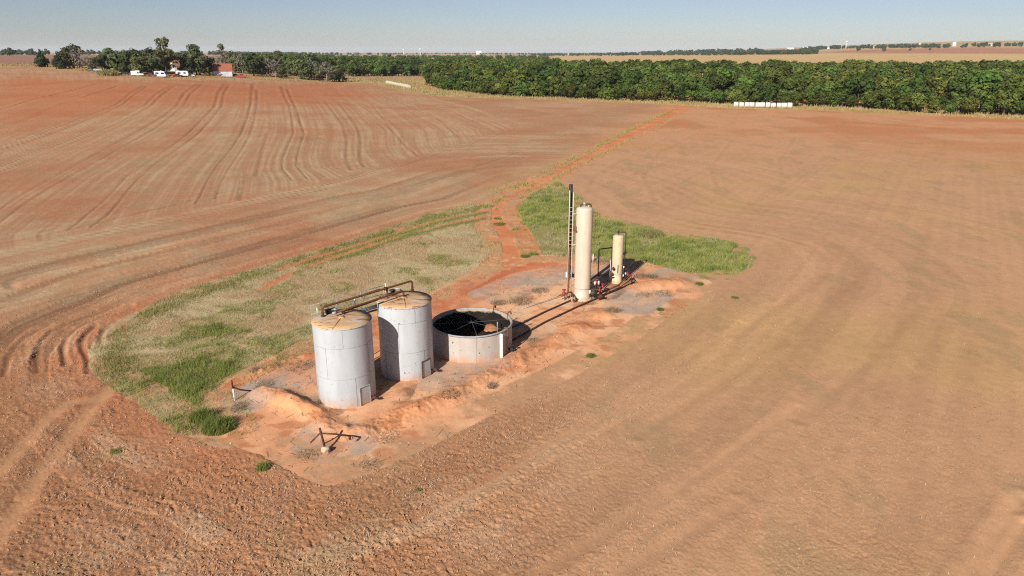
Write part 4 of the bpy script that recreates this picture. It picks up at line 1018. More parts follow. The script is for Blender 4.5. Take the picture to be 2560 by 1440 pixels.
# right patch
x, y = sample_poly(RIGHT_GRASS, 200000)
thin = smooth(fbm(x / 1.0, y / 1.0, 18, 3), 0.34, 0.52)
dryl = smooth(sdf(line([(1290,640),(1290,590),(1340,570),(1430,590),(1440,645)]), x, y, 5), -1.5, 1.0)
keep = (RNG.random(len(x)) < (0.18 + 0.82 * thin) * (1 - 0.5 * dryl)) & (sdf(PAD, x, y, 4) < 0.2) & (sdf(ROAD, x, y, 4) < -0.1 + 0.6 * fbm(x, y, 4, 2) - 0.3)
x, y, dryl = x[keep], y[keep], dryl[keep]
r1 = RNG.random(len(x))
isd = RNG.random(len(x)) < 0.06 + 0.5 * dryl + 0.35 * smooth(fbm(x / 2.2, y / 2.2, 22, 3), 0.5, 0.66)
col = np.where(isd[:, None], pick(DRYP, r1), pick(GRNP, -0.05 + 1.25 * fbm(x / 1.1, y / 1.1, 19, 4) + 0.3 * (r1 - 0.5)) * 1.15)
h = RNG.uniform(0.12, 0.36, len(x)) * (0.3 + 1.5 * smooth(fbm(x / 0.9, y / 0.9, 20, 3), 0.3, 0.7)) * (1 - 0.5 * dryl)
tag(link('grass', blade_mesh('grass', x, y, ground_z(x, y) - 0.02, h, RNG.uniform(0.016, 0.04, len(x)), col, bent=False, lean=0.7)), 'bright green grass behind the cream vessels', 'grass', kind='stuff')
# sparse grass along the road
def along(P, n, spread):
    seg = np.linalg.norm(np.diff(P, axis=0), axis=1); cum = np.concatenate([[0], np.cumsum(seg)])
    t = RNG.uniform(0, cum[-1], n); i = np.clip(np.searchsorted(cum, t) - 1, 0, len(seg) - 1); f = (t - cum[i]) / seg[i]
    p = P[i] + (P[i + 1] - P[i]) * f[:, None]; dd = (P[i + 1] - P[i]) / seg[i][:, None]
    o = RNG.normal(0, spread, n)
    return p[:, 0] - dd[:, 1] * o, p[:, 1] + dd[:, 0] * o
X, Y, C, Hh = [], [], [], []
for P, n, sp_, pal, hh in ((ROAD_MID, 2600, 0.22, GRNP, 0.2), (line([(1217,520),(1260,488),(1350,438),(1440,393),(1560,329),(1660,282)]), 7000, 0.32, YELP, 0.3), (line([(1300,498),(1370,456),(1420,428),(1500,388),(1600,337),(1690,292)]), 5000, 0.3, YELP, 0.28), (line([(900,640),(1000,585),(1100,545),(1200,505),(1300,460)]), 4000, 0.9, YELP, 0.28)):
    a, b_ = along(P, n, sp_)
    k = fbm(a / 1.6, b_ / 1.6, 23, 3) > (0.56 if pal is GRNP else 0.48)
    a, b_ = a[k], b_[k]
    X.append(a); Y.append(b_); C.append(pick(pal, RNG.random(len(a)))); Hh.append(RNG.uniform(0.4, 1, len(a)) * hh)
x, y, col, h = np.concatenate(X), np.concatenate(Y), np.concatenate(C), np.concatenate(Hh)
tag(link('grass', blade_mesh('grass', x, y, hill(x, y) - 0.05, h, np.hypot(x, y) * 0.0007 + RNG.uniform(0.01, 0.03, len(x)), col, bent=False)), 'sparse green and yellow grass lining the red dirt road', 'grass', kind='stuff')
# dry meadow grass along the wood
X, Y = [], []
for P, n in ((VERGE, 22000), (MEADOW, 9000)):
    a, b_ = sample_poly(P, n); X.append(a); Y.append(b_)
x, y = np.concatenate(X), np.concatenate(Y)
k = (sdf(ROAD, x, y, 3) < -0.3); x, y = x[k], y[k]
col = pick([(0.45, 0.33, 0.165), (0.36, 0.27, 0.12), (0.27, 0.24, 0.10), (0.18, 0.2, 0.07)], fbm(x / 9, y / 9, 24, 3) * 0.9 + 0.3 * (RNG.random(len(x)) - 0.5) - 0.1)
tag(link('tall_grass', blade_mesh('tall_grass', x, y, hill(x, y) - 0.1, RNG.uniform(0.4, 1.15, len(x)) * (0.5 + fbm(x / 5, y / 5, 25, 2)), RNG.uniform(0.15, 0.4, len(x)), col, bent=False)), 'tall golden dry grass along the edge of the wood', 'grass', kind='stuff')
a, b_ = sample_poly(FARM_YARD, 7000)
tag(link('tall_grass', blade_mesh('tall_grass', a, b_, hill(a, b_) - 0.1, RNG.uniform(0.3, 0.9, len(a)), RNG.uniform(0.25, 0.6, len(a)), pick([(0.42, 0.31, 0.16), (0.34, 0.26, 0.12), (0.2, 0.2, 0.08)], fbm(a / 12, b_ / 12, 27, 3)), bent=False)), 'pale dry grass in front of the farmstead trees', 'grass', kind='stuff')
# straw lying on the tilled soil
n = 80000
th = np.radians(RNG.uniform(-42, 42, n)); rr = CAM_H / np.tan(np.radians(RNG.uniform(7.5, 40, n)))
x, y = rr * np.sin(th), rr * np.cos(th)
out = -sdf(WHOLE, x, y, 60)
wl = smooth(-x + 1 + 0.16 * (y - 24), -5, 6); lf = smooth(-x + (y - 80) * 0.22, -2, 14)
p = (0.30 + 0.35 * np.maximum(wl, lf) + 0.5 * np.exp(-((out - 4) / 3.0) ** 2)) * smooth(fbm(x / 2.0, y / 2.0, 33, 4), 0.42, 0.62)
keep = (RNG.random(n) < p) & (out > 0.4) & (sdf(ROAD, x, y, 3) < 0)
x, y, rr = x[keep], y[keep], rr[keep]; n = len(x)
az = RNG.uniform(0, 2 * np.pi, n); Ls = RNG.uniform(0.015, 0.06, n) * (1 + rr / 70); ws = RNG.uniform(0.003, 0.007, n) * (1 + rr / 40)
dx_, dy_ = np.cos(az) * Ls, np.sin(az) * Ls; wx, wy = -np.sin(az) * ws, np.cos(az) * ws
z0 = ground_z(x, y) + RNG.uniform(0.01, 0.04, n); dz = RNG.uniform(-0.02, 0.05, n)
V = np.stack([np.stack([x - dx_ - wx, y - dy_ - wy, z0], 1), np.stack([x + dx_ - wx, y + dy_ - wy, z0 + dz], 1), np.stack([x + dx_ + wx, y + dy_ + wy, z0 + dz], 1), np.stack([x - dx_ + wx, y - dy_ + wy, z0], 1)], 1)
col = pick([(0.46, 0.30, 0.18), (0.66, 0.47, 0.31), (0.40, 0.27, 0.16)], RNG.random(n))
tag(link('straw', array_mesh('straw', V.reshape(-1, 3), np.arange(n * 4).reshape(-1, 4), 'straw_bits', {'tint': np.repeat(col, 4, 0)})), 'pale straw scattered over the tilled soil', 'straw', kind='stuff')

def clump(name, px_, py_, rad, h, n, pal, label, cat, lean=0.8, w=(0.012, 0.03), group=None, zz=-0.03):
    p = A(px_, py_)
    rr_ = rad * np.sqrt(RNG.random(n)); a = RNG.uniform(0, 2 * np.pi, n)
    hh = h * RNG.uniform(0.45, 1.0, n) * (1 - 0.4 * (rr_ / rad) ** 2)
    o = link(name, blade_mesh(name, rr_ * np.cos(a), rr_ * np.sin(a), np.full(n, zz), hh, RNG.uniform(w[0], w[1], n), pick(pal, RNG.random(n)), lean=lean))
    o.location = (p.x, p.y, float(ground_z(p.x, p.y)))
    return tag(o, label, cat, group)
# loose clods on the broken soil
n = 100000
th = np.radians(RNG.uniform(-43, 43, n)); rr = CAM_H / np.tan(np.radians(RNG.uniform(15, 42, n)))
x, y = rr * np.sin(th), rr * np.cos(th)
out = -sdf(WHOLE, x, y, 60)
wl = smooth(-x + 1 + 0.16 * (y - 24), -5, 6)
p = (0.40 + 0.60 * np.maximum(wl, 0.8 * np.exp(-(out / 4.0) ** 2))) * smooth(fbm(x / 1.6, y / 1.6, 35, 4), 0.36, 0.6)
keep = (RNG.random(n) < p) & (out > 0.3) & (sdf(ROAD, x, y, 3) < 0)
for P in NEAR_RUTS: keep &= dl(line(P), x, y) > 0.35
x, y, wl = x[keep], y[keep], wl[keep]; n = len(x)
sz = (0.009 + 0.034 * RNG.random(n) ** 4) * (0.75 + 0.6 * wl)
base = np.array([(1, 0, 0), (0, 1, 0), (-1, 0, 0), (0, -1, 0), (0, 0, 1), (0, 0, -0.6)], float)
V = base[None] * sz[:, None, None] * RNG.uniform(0.65, 1.35, (n, 6, 1)) + RNG.normal(0, 0.22, (n, 6, 3)) * sz[:, None, None]
a = RNG.uniform(0, 6.28, n); ca, sa = np.cos(a)[:, None], np.sin(a)[:, None]
V = np.stack([V[..., 0] * ca - V[..., 1] * sa + x[:, None], V[..., 0] * sa + V[..., 1] * ca + y[:, None], V[..., 2] + (ground_z(x, y) + sz * 0.1)[:, None]], -1)
o8 = np.array([(0, 1, 4), (1, 2, 4), (2, 3, 4), (3, 0, 4), (1, 0, 5), (2, 1, 5), (3, 2, 5), (0, 3, 5)])
Fa = (np.arange(n)[:, None, None] * 6 + o8[None]).reshape(-1, 3)
cc = pick([soil(176, 124, 92), soil(188, 140, 106), soil(198, 158, 122)], RNG.random(n))
tag(link('clods', array_mesh('clods', V.reshape(-1, 3), Fa, 'clod_soil', {'tint': np.repeat(cc, 6, 0)})), 'loose clods of red-brown soil over the broken field', 'soil', kind='stuff')
clump('grass_clump', 545, 1072, 0.75, 0.85, 1300, GRNP[:3], 'tall dark green grass clump at the near tip of the grassy patch', 'grass clump')
clump('grass_clump', 505, 1048, 0.6, 0.8, 900, GRNP[:3], 'arching green grass clump just left of the tallest near clump', 'grass clump')
clump('grass_clump', 657, 1172, 0.30, 0.42, 380, GRNP, 'round green grass clump alone on the soil below the pad', 'grass clump')
clump('grass_clump', 1477, 891, 0.30, 0.30, 380, GRNP[:3], 'low dark green clump right of the berm on the field edge', 'grass clump')
clump('grass_clump', 1837, 745, 0.30, 0.22, 260, GRNP[:2], 'small flat green weed in the right field beyond the pad', 'grass clump')
clump('grass_clump', 1748, 712, 0.32, 0.38, 300, GRNP[:2], 'green clump at the right tip of the pad under the grass', 'grass clump')
clump('grass_clump', 1650, 775, 0.28, 0.32, 260, GRNP[:2], 'green clump on the grey gravel at the pad\'s right edge', 'grass clump')
clump('grass_clump', 290, 1131, 0.25, 0.22, 220, GRNP, 'small green clump in the rough soil at lower left', 'grass clump')
clump('grass_clump', 1047, 1226, 0.22, 0.16, 180, GRNP[:2], 'tiny green sprouts on bare soil near the bottom middle', 'grass clump')
clump('grass_clump', 1250, 560, 0.75, 0.32, 600, GRNP[:2], 'larger green tuft in the middle of the dirt road fork', 'grass clump')
clump('grass_clump', 1244, 546, 0.5, 0.28, 350, GRNP[:2], 'green tuft on the road just beyond the larger one', 'grass clump')
clump('grass_clump', 1312, 642, 0.45, 0.4, 320, GRNP[:2], 'leafy green tuft where the road meets the pad', 'grass clump')
clump('grass_clump', 1333, 636, 0.5, 0.4, 320, GRNP[:3], 'leafy green tuft right of its twin where the road meets the pad', 'grass clump')
clump('grass_clump', 2140, 1046, 0.16, 0.1, 90, GRNP[:3], 'tiny green sprig out in the smooth right field', 'grass clump')
clump('tall_weed', 1625, 590, 1.5, 0.95, 1500, [(0.30, 0.25, 0.10), (0.22, 0.24, 0.08), (0.36, 0.27, 0.12)], 'tall yellowish weed clump rising from the bright green grass', 'weed', w=(0.02, 0.05))
BR = [(0.16, 0.10, 0.06), (0.30, 0.21, 0.13), (0.44, 0.34, 0.22)]
DEAD = [(800, 1010, 0.35, 0.3, 'pale dead weed against the foot of the near tank'), (1297, 755, 0.9, 0.7, 'large spiky dead bush beyond the open tank'), (1350, 728, 0.7, 0.45, 'dead brushwood left of the tall vessel\'s ladder'), (1245, 760, 0.55, 0.5, 'brown dead weed just behind the open tank\'s rim'),
        (1532, 778, 0.55, 0.5, 'spiky straw-coloured weed on the gravel right of the flow pipes'), (1600, 692, 0.6, 0.5, 'dark dead weed right of the separator riser'), (1630, 694, 0.4, 0.6, 'thin dead weed stalks on the pad near the green grass'), (1660, 735, 0.8, 0.3, 'low brown litter of dead weeds on the right berm'), (1610, 738, 0.7, 0.25, 'flattened yellow dead weed beside the right gravel patch'),
        (1228, 968, 0.35, 0.3, 'grey dead weed on the berm crest below the open tank'), (1120, 1000, 0.6, 0.25, 'dead weeds on the outer slope of the long berm'), (660, 962, 0.6, 0.25, 'pale dead stalks lying behind the slim post'), (745, 915, 0.9, 0.3, 'brown brush heaped on the dirt left of the near tank'),
        (640, 935, 0.35, 0.35, 'grey dead shrub between grass and dirt left of the near tank'), (1335, 855, 0.5, 0.22, 'brown litter where the flow pipe meets the open tank'), (960, 1090, 0.8, 0.15, 'dark dead twigs scattered on the berm\'s outer slope'), (770, 1140, 0.6, 0.2, 'dry twigs left of the tan rock'), (930, 1165, 0.5, 0.16, 'yellow straw heap at the lower tip of the pad'), (600, 1020, 0.5, 0.3, 'reddish dead stalks beside the tall near grass clump'), (1500, 655, 1.0, 0.4, 'brown dead weeds behind the tall vessel')]
for a, b_, rd, hh, lb in DEAD:
    clump('dead_weed', a, b_, rd, hh, int(110 + 240 * rd), BR, lb, 'dead weed', lean=2.4, w=(0.010, 0.03))
# stones, chips and twigs lying about the pad
x, y = sample_poly(PAD, 5200, (-0.3, 0.6))
k = (np.hypot(x - T1[0], y - T1[1]) > R1) & (np.hypot(x - T2[0], y - T2[1]) > R2) & (np.hypot(x - PIT[0], y - PIT[1]) > RP) & (fbm(x / 1.5, y / 1.5, 37, 3) > 0.45)
x, y = x[k], y[k]; n = len(x)
sz = 0.008 + 0.05 * RNG.random(n) ** 4
V = base[None] * sz[:, None, None] * RNG.uniform(0.6, 1.4, (n, 6, 1)) + RNG.normal(0, 0.2, (n, 6, 3)) * sz[:, None, None]
V = V + np.stack([x, y, ground_z(x, y) + sz * 0.2], 1)[:, None]
Fa = (np.arange(n)[:, None, None] * 6 + o8[None]).reshape(-1, 3)
cc = pick([soil(150, 118, 96), soil(205, 150, 110), soil(214, 184, 154), soil(120, 84, 62)], RNG.random(n))
tag(link('gravel', array_mesh('gravel', V.reshape(-1, 3), Fa, 'clod_soil', {'tint': np.repeat(cc, 6, 0)})), 'loose stones and crumbs strewn over the bare pad', 'gravel', kind='stuff')
x, y = sample_poly(PAD, 2600, (-0.6, 0.4))
k = (np.hypot(x - T1[0], y - T1[1]) > R1 + .2) & (np.hypot(x - T2[0], y - T2[1]) > R2 + .2) & (np.hypot(x - PIT[0], y - PIT[1]) > RP + .2) & (fbm(x / 1.8, y / 1.8, 39, 3) > 0.52)
x, y = x[k], y[k]; n = len(x)
az = RNG.uniform(0, 6.28, n); Ls = RNG.uniform(0.05, 0.28, n); ws = RNG.uniform(0.005, 0.012, n)
dx_, dy_ = np.cos(az) * Ls, np.sin(az) * Ls; wx, wy = -np.sin(az) * ws, np.cos(az) * ws
z0 = ground_z(x, y) + 0.02; dz = RNG.uniform(0.0, 0.07, n)
V = np.stack([np.stack([x - dx_ - wx, y - dy_ - wy, z0], 1), np.stack([x + dx_ - wx, y + dy_ - wy, z0 + dz], 1), np.stack([x + dx_ + wx, y + dy_ + wy, z0 + dz], 1), np.stack([x - dx_ + wx, y - dy_ + wy, z0], 1)], 1)
tag(link('twigs', array_mesh('twigs', V.reshape(-1, 3), np.arange(n * 4).reshape(-1, 4), 'straw_bits', {'tint': np.repeat(pick(BR, RNG.random(n)), 4, 0)})), 'dry twigs and stalks littering the pad and berms', 'twigs', kind='stuff')
# ------------------------------------------------------------------ trees
def leaf_cloud(seed, lobes, nleaf, size, squash=0.8, inner=0.25):
    """Leaf faces spread over many overlapping lobes: (centre, radius) list."""
    g = np.random.default_rng(seed)
    C = np.array([l[0] for l in lobes], float); Rr = np.array([l[1] for l in lobes], float)
    pr = Rr ** 2 / (Rr ** 2).sum()
    k = g.choice(len(lobes), nleaf, p=pr)
    dd = g.normal(size=(nleaf, 3)); dd[:, 2] = np.abs(dd[:, 2]) * np.where(g.random(nleaf) < 0.72, 1, -1)
    dd /= np.linalg.norm(dd, axis=1)[:, None]
    bumpy = 0.72 + 0.5 * vnoise(dd[:, 0] * 2.2 + k * 3.1, dd[:, 1] * 2.2 + dd[:, 2] * 1.9, seed)
    rad = Rr[k] * bumpy * np.where(g.random(nleaf) < inner, g.uniform(0.45, 0.95, nleaf), g.uniform(0.93, 1.06, nleaf))
    p = C[k] + dd * rad[:, None] * np.array([1, 1, squash])
    nn = dd + g.normal(size=(nleaf, 3)) * 0.3 + np.array([0, 0, 0.25]); nn /= np.linalg.norm(nn, axis=1)[:, None]
    t = np.cross(nn, g.normal(size=(nleaf, 3))); t /= np.linalg.norm(t, axis=1)[:, None]; b = np.cross(nn, t)
    s = size * g.uniform(0.6, 1.25, nleaf)[:, None]
    V = np.stack([p - t * s - b * s * 0.35, p + t * s * 0.3 - b * s * 0.8, p + t * s + b * s * 0.3, p - t * s * 0.25 + b * s * 0.8], 1)
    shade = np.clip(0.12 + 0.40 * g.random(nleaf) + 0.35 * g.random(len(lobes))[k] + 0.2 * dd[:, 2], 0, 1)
    return V.reshape(-1, 3), np.arange(nleaf * 4).reshape(-1, 4), np.repeat(shade, 4)
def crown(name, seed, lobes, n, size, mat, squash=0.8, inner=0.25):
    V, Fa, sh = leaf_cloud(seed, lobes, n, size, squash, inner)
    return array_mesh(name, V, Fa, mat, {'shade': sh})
def wood(seed, h, r0, limbs, mat, twigs=0, spread=0.5):
    g = random.Random(seed); b = MB()
    top = Vector((g.uniform(-.3, .3), g.uniform(-.3, .3), h))
    pts = [Vector((0, 0, -0.3)), Vector((g.uniform(-.1, .1), g.uniform(-.1, .1), h * 0.3)), top * 0.7 + Vector((g.uniform(-.2, .2), 0, 0)), top]
    b.tube(pts, [r0 * 1.2, r0 * 0.85, r0 * 0.5, r0 * 0.15], 7)
    for i in range(limbs):
        t = 0.22 + 0.65 * (i + g.random() * 0.5) / limbs; p = top * t; a = g.uniform(0, 6.28)
        L = h * spread * g.uniform(0.6, 1.1) * (1.15 - t)
        q = p + Vector((math.cos(a) * L, math.sin(a) * L, L * g.uniform(0.5, 1.1)))
        m_ = p.lerp(q, 0.5) + Vector((0, 0, -0.08 * L))
        rr_ = r0 * 0.5 * (1.1 - t)
        b.tube([p, m_, q], [rr_, rr_ * 0.7, rr_ * 0.2], 5, False)
        for j in range(twigs):
            p2 = m_.lerp(q, g.uniform(0, 1)); a2 = a + g.uniform(-1.2, 1.2); l2 = L * g.uniform(0.3, 0.6)
            q2 = p2 + Vector((math.cos(a2) * l2, math.sin(a2) * l2, l2 * g.uniform(0.2, 1.2)))
            b.tube([p2, q2], [rr_ * 0.4, 0.02], 4, False)
    me_name = 'trunk'
    me = bpy.data.meshes.new(me_name); me.from_pydata(b.v, [], b.f); me.materials.append(MATS[mat]); me.polygons.foreach_set('use_smooth', b.sm); me.update()
    return me
def lobes_round(seed, h, r, n):
    g = random.Random(seed); out = [((0, 0, h * 0.60), r * 0.62)]
    for i in range(n):
        a = g.uniform(0, 6.28); q = g.uniform(0.35, 0.75) * r; zz = g.uniform(0.28, 0.86)
        k = math.sqrt(max(0.1, 1 - ((zz - 0.5) / 0.5) ** 2))
        out.append(((math.cos(a) * q * k, math.sin(a) * q * k, h * zz), r * g.uniform(0.26, 0.46)))
    return out
def lobes_low(seed, h, r, n):
    """Crown that reaches the ground, for the outer edge of the wood."""
    g = random.Random(seed); out = [((0, 0, h * 0.5), r * 0.7)]
    for i in range(n):
        a = g.uniform(0, 6.28); q = g.uniform(0.3, 0.75) * r; zz = g.uniform(0.12, 0.82)
        out.append(((math.cos(a) * q, math.sin(a) * q, h * zz), r * g.uniform(0.25, 0.45)))
    return out
def lobes_cone(seed, h, r, n):
    g = random.Random(seed); out = []
    for i in range(n):
        t = (i + 0.5) / n; a = i * 2.4; q = r * (1 - t) * 0.5
        out.append(((math.cos(a) * q, math.sin(a) * q, h * (0.12 + 0.8 * t)), max(0.35, r * (1.02 - t) * 0.62)))
    return out
def lobes_tall(seed, h, r, n):
    g = random.Random(seed); out = []
    for i in range(n):
        t = g.random(); a = g.uniform(0, 6.28); q = r * g.uniform(0.2, 0.8) * (0.5 + 0.6 * math.sin(math.pi * min(1, t + 0.15)))
        out.append(((math.cos(a) * q, math.sin(a) * q, h * (0.3 + 0.64 * t)), r * g.uniform(0.22, 0.42)))
    return out
class Kind:
    def __init__(s, crown_me, trunk_me): s.c = crown_me; s.t = trunk_me
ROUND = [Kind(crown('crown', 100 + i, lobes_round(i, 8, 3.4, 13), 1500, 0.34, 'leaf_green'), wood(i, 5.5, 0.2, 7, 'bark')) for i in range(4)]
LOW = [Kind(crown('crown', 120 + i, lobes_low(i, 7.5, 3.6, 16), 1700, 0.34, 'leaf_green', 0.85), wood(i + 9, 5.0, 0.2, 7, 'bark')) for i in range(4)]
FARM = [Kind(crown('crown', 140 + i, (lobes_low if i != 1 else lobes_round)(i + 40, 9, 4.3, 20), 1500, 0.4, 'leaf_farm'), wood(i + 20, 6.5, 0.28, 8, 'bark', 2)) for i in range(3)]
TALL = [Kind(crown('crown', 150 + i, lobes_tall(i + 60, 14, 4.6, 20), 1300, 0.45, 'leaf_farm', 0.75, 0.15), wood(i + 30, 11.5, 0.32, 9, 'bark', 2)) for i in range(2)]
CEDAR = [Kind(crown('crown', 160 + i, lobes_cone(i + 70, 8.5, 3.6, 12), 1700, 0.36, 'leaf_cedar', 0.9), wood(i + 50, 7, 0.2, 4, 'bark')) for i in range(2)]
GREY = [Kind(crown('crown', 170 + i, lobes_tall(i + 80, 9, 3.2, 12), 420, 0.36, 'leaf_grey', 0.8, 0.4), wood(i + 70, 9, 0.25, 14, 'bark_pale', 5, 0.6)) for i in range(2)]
PALE_T = Kind(crown('crown', 180, lobes_low(91, 7, 3.2, 14), 1000, 0.36, 'leaf_grey', 0.85), wood(90, 5, 0.2, 8, 'bark_pale', 3))
def tree(k, x, y, sc, label, group=None, name='tree', sz=1.0, rz=None, seed=0):
    z = float(hill(np.array(x), np.array(y)))
    t = thing(name, label, 'tree', (x, y, z - 0.05), rz if rz is not None else random.Random(seed * 7 + int(x * 13)).uniform(0, 6.28), group)
    t.scale = (sc, sc, sc * sz)
    link('crown', k.c, t); link('trunk', k.t, t)
    return t
# ---- the wood: trees of the near edge singly, the deep rest as one mass
gx = random.Random(77)
front = line(WOOD_FRONT)
seg = np.linalg.norm(np.diff(front, axis=0), axis=1); cum = np.concatenate([[0], np.cumsum(seg)])
normal_y = []
placed = []
def wood_point(s, depth):
    i = min(max(int(np.searchsorted(cum, s)) - 1, 0), len(seg) - 1); f = (s - cum[i]) / seg[i]
    p = front[i] + (front[i + 1] - front[i]) * f; dd = (front[i + 1] - front[i]) / seg[i]
    nn = np.array([-dd[1], dd[0]])
    if nn[1] < 0: nn = -nn
    nn = nn * 0.6 + np.array([p[0], p[1]]) / np.hypot(*p) * 0.4
    return p + nn * depth
EDGE_LAB = 'dark green leafy tree on the near edge of the wood, crown down to the field'
IN_LAB = 'green round-crowned tree just behind the near edge of the wood'
for rowi, (dep, spc) in enumerate(((3.0, 4.0), (7.0, 5.0), (12.0, 5.6), (18.0, 6.6))):
    s = gx.uniform(0, 3)
    while s < cum[-1] and len(placed) < 290:
        p = wood_point(s, dep + gx.uniform(-1.5, 3.0) + 3.0 * math.sin(s * 0.11) * (rowi == 0))
        s += spc * gx.uniform(0.8, 1.25)
        k = gx.choice(LOW if rowi == 0 or gx.random() < 0.3 else ROUND)
        sc = gx.uniform(0.5, 0.98) if rowi == 0 else gx.choice([0.7, 0.9, 1.05, 1.4]) * gx.uniform(0.9, 1.1)
        if rowi == 0 and 40 < s < cum[-1] and float(dl(ROAD, np.array([p[0]]), np.array([p[1]]), 6)[0]) < 1.5: continue
        q = gx.random()
        if rowi >= 2 and q < 0.025:
            tree(PALE_T, p[0], p[1], sc, 'greyish brown half-bare tree among green ones inside the wood', 'grey trees in the wood', seed=len(placed))
        else:
            tree(k, p[0], p[1], sc, EDGE_LAB if rowi == 0 else IN_LAB, 'trees on the near edge of the wood' if rowi == 0 else 'trees behind the near edge of the wood', sz=gx.uniform(0.9, 1.12), seed=len(placed))
        placed.append(p)
# a few that stand out
for k, (a, b_, sc, lb) in enumerate([(1340, 172, 1.5, 'broad bright green tree towering over the left part of the wood'), (1690, 160, 1.25, 'dark round tree top standing alone against the golden field'), (1108, 172, 1.45, 'tall bright green tree at the far left corner of the wood')]):
    p = A(a, b_ + 42)
    tree(ROUND[k], p.x, p.y, sc, lb, seed=300 + k)
# scatter of the deep wood, instanced on one object
def scatter(name, pts, scales, kinds, label, cat='wood', seed=0, lift=-0.1):
    """One object: a cloud of points that carries tree crowns through geometry nodes."""
    n = len(pts); g = np.random.default_rng(seed)
    z = hill(pts[:, 0], pts[:, 1]) + lift
    me = bpy.data.meshes.new(name); me.vertices.add(n)
    me.vertices.foreach_set('co', np.stack([pts[:, 0], pts[:, 1], z], 1).astype(np.float32).ravel())
    for key, val, ty in (('size', scales, 'FLOAT'), ('turn', g.uniform(0, 6.28, n), 'FLOAT'), ('which', g.integers(0, len(kinds), n), 'INT')):
        a_ = me.attributes.new(key, ty, 'POINT'); a_.data.foreach_set('value', val.astype(np.int32 if ty == 'INT' else np.float32))
    o = link(name, me); tag(o, label, cat, kind='stuff')
    ng = bpy.data.node_groups.new(name, 'GeometryNodeTree')
    ng.interface.new_socket('Geometry', in_out='INPUT', socket_type='NodeSocketGeometry'); ng.interface.new_socket('Geometry', in_out='OUTPUT', socket_type='NodeSocketGeometry')
    gi, go = ng.nodes.new('NodeGroupInput'), ng.nodes.new('NodeGroupOutput')
    geo = ng.nodes.new('GeometryNodeGeometryToInstance')
    for src in reversed(kinds):
        oi = ng.nodes.new('GeometryNodeObjectInfo'); oi.inputs['Object'].default_value = src; oi.inputs['As Instance'].default_value = True
        ng.links.new(oi.outputs['Geometry'], geo.inputs[0])
    ip = ng.nodes.new('GeometryNodeInstanceOnPoints'); ip.inputs['Pick Instance'].default_value = True
    def at_(nm, ty):
        q = ng.nodes.new('GeometryNodeInputNamedAttribute'); q.data_type = ty; q.inputs[0].default_value = nm; return q.outputs['Attribute']
    cx_ = ng.nodes.new('ShaderNodeCombineXYZ'); ng.links.new(at_('turn', 'FLOAT'), cx_.inputs[2])
    jn = ng.nodes.new('GeometryNodeJoinGeometry')
    for l in list(geo.inputs[0].links): ng.links.remove(l)
    for nd in [q for q in ng.nodes if q.bl_idname == 'GeometryNodeObjectInfo']: ng.links.new(nd.outputs['Geometry'], jn.inputs[0])
    ng.nodes.remove(geo)
    ng.links.new(gi.outputs[0], ip.inputs['Points']); ng.links.new(jn.outputs[0], ip.inputs['Instance'])
    ng.links.new(at_('which', 'INT'), ip.inputs['Instance Index']); ng.links.new(cx_.outputs[0], ip.inputs['Rotation']); ng.links.new(at_('size', 'FLOAT'), ip.inputs['Scale'])
    ng.links.new(ip.outputs[0], go.inputs[0])
    md = o.modifiers.new('scatter', 'NODES'); md.node_group = ng
    return o
def first_crown(me): return next(o for o in bpy.data.objects if o.data == me)
src = [first_crown(k.c) for k in ROUND if any(o.data == k.c for o in bpy.data.objects)] + [first_crown(LOW[0].c)]
gn = np.random.default_rng(5)
P, SC = [], []
fx = np.array(WOOD_FRONT, float)
fr_x, fr_y, _ = at(fx[:, 0], fx[:, 1]); fr_d = np.hypot(fr_x, fr_y); fr_a = np.arctan2(fr_x, fr_y)
while len(P) < 1750:
    a = gn.uniform(fr_a[0] + 0.004, fr_a[-1] + 0.03); d0 = np.interp(a, fr_a, fr_d)
    dep = 23 + 225 * math.sqrt(gn.random() + 0.0)
    if gn.random() > (d0 + dep) / (d0 + 250): continue
    P.append(((d0 + dep) * math.sin(a), (d0 + dep) * math.cos(a))); SC.append((0.86 + 0.36 * dep / 250) * gn.choice([0.62, 0.82, 1.0, 1.0, 1.15, 1.4]) * gn.uniform(0.92, 1.08))
P = np.array(P)
scatter('wood', P, np.array(SC), src, 'mass of green tree crowns filling the wood behind its near edge', seed=1)
# wood behind the golden meadow and behind the farm
def between(a, b_, n, jitter): 
    t = gn.random(n)[:, None]; return np.array(a)[None] * (1 - t) + np.array(b_)[None] * t + gn.normal(0, 1, (n, 2)) * jitter
gap = []
for i in range(34):
    a = 866 + i * 6.2 + gx.uniform(-2, 2); p = A(a, 190 + gx.uniform(-0.8, 0.8))
    gap.append(tree(gx.choice(LOW), p.x, p.y, gx.uniform(0.95, 1.3), 'green tree in the row behind the golden meadow', 'row of trees behind the golden meadow', seed=400 + i))
PB = []
for i in range(900):
    a = gn.uniform(600, 1370); b_ = gn.uniform(145, 186) if a > 880 else gn.uniform(150, 178)
    p = A(a, b_); PB.append((p.x, p.y))
scatter('wood', np.array(PB), gn.uniform(1.0, 1.6, len(PB)), src, 'green wood stretching behind the meadow and the farmstead', seed=2)
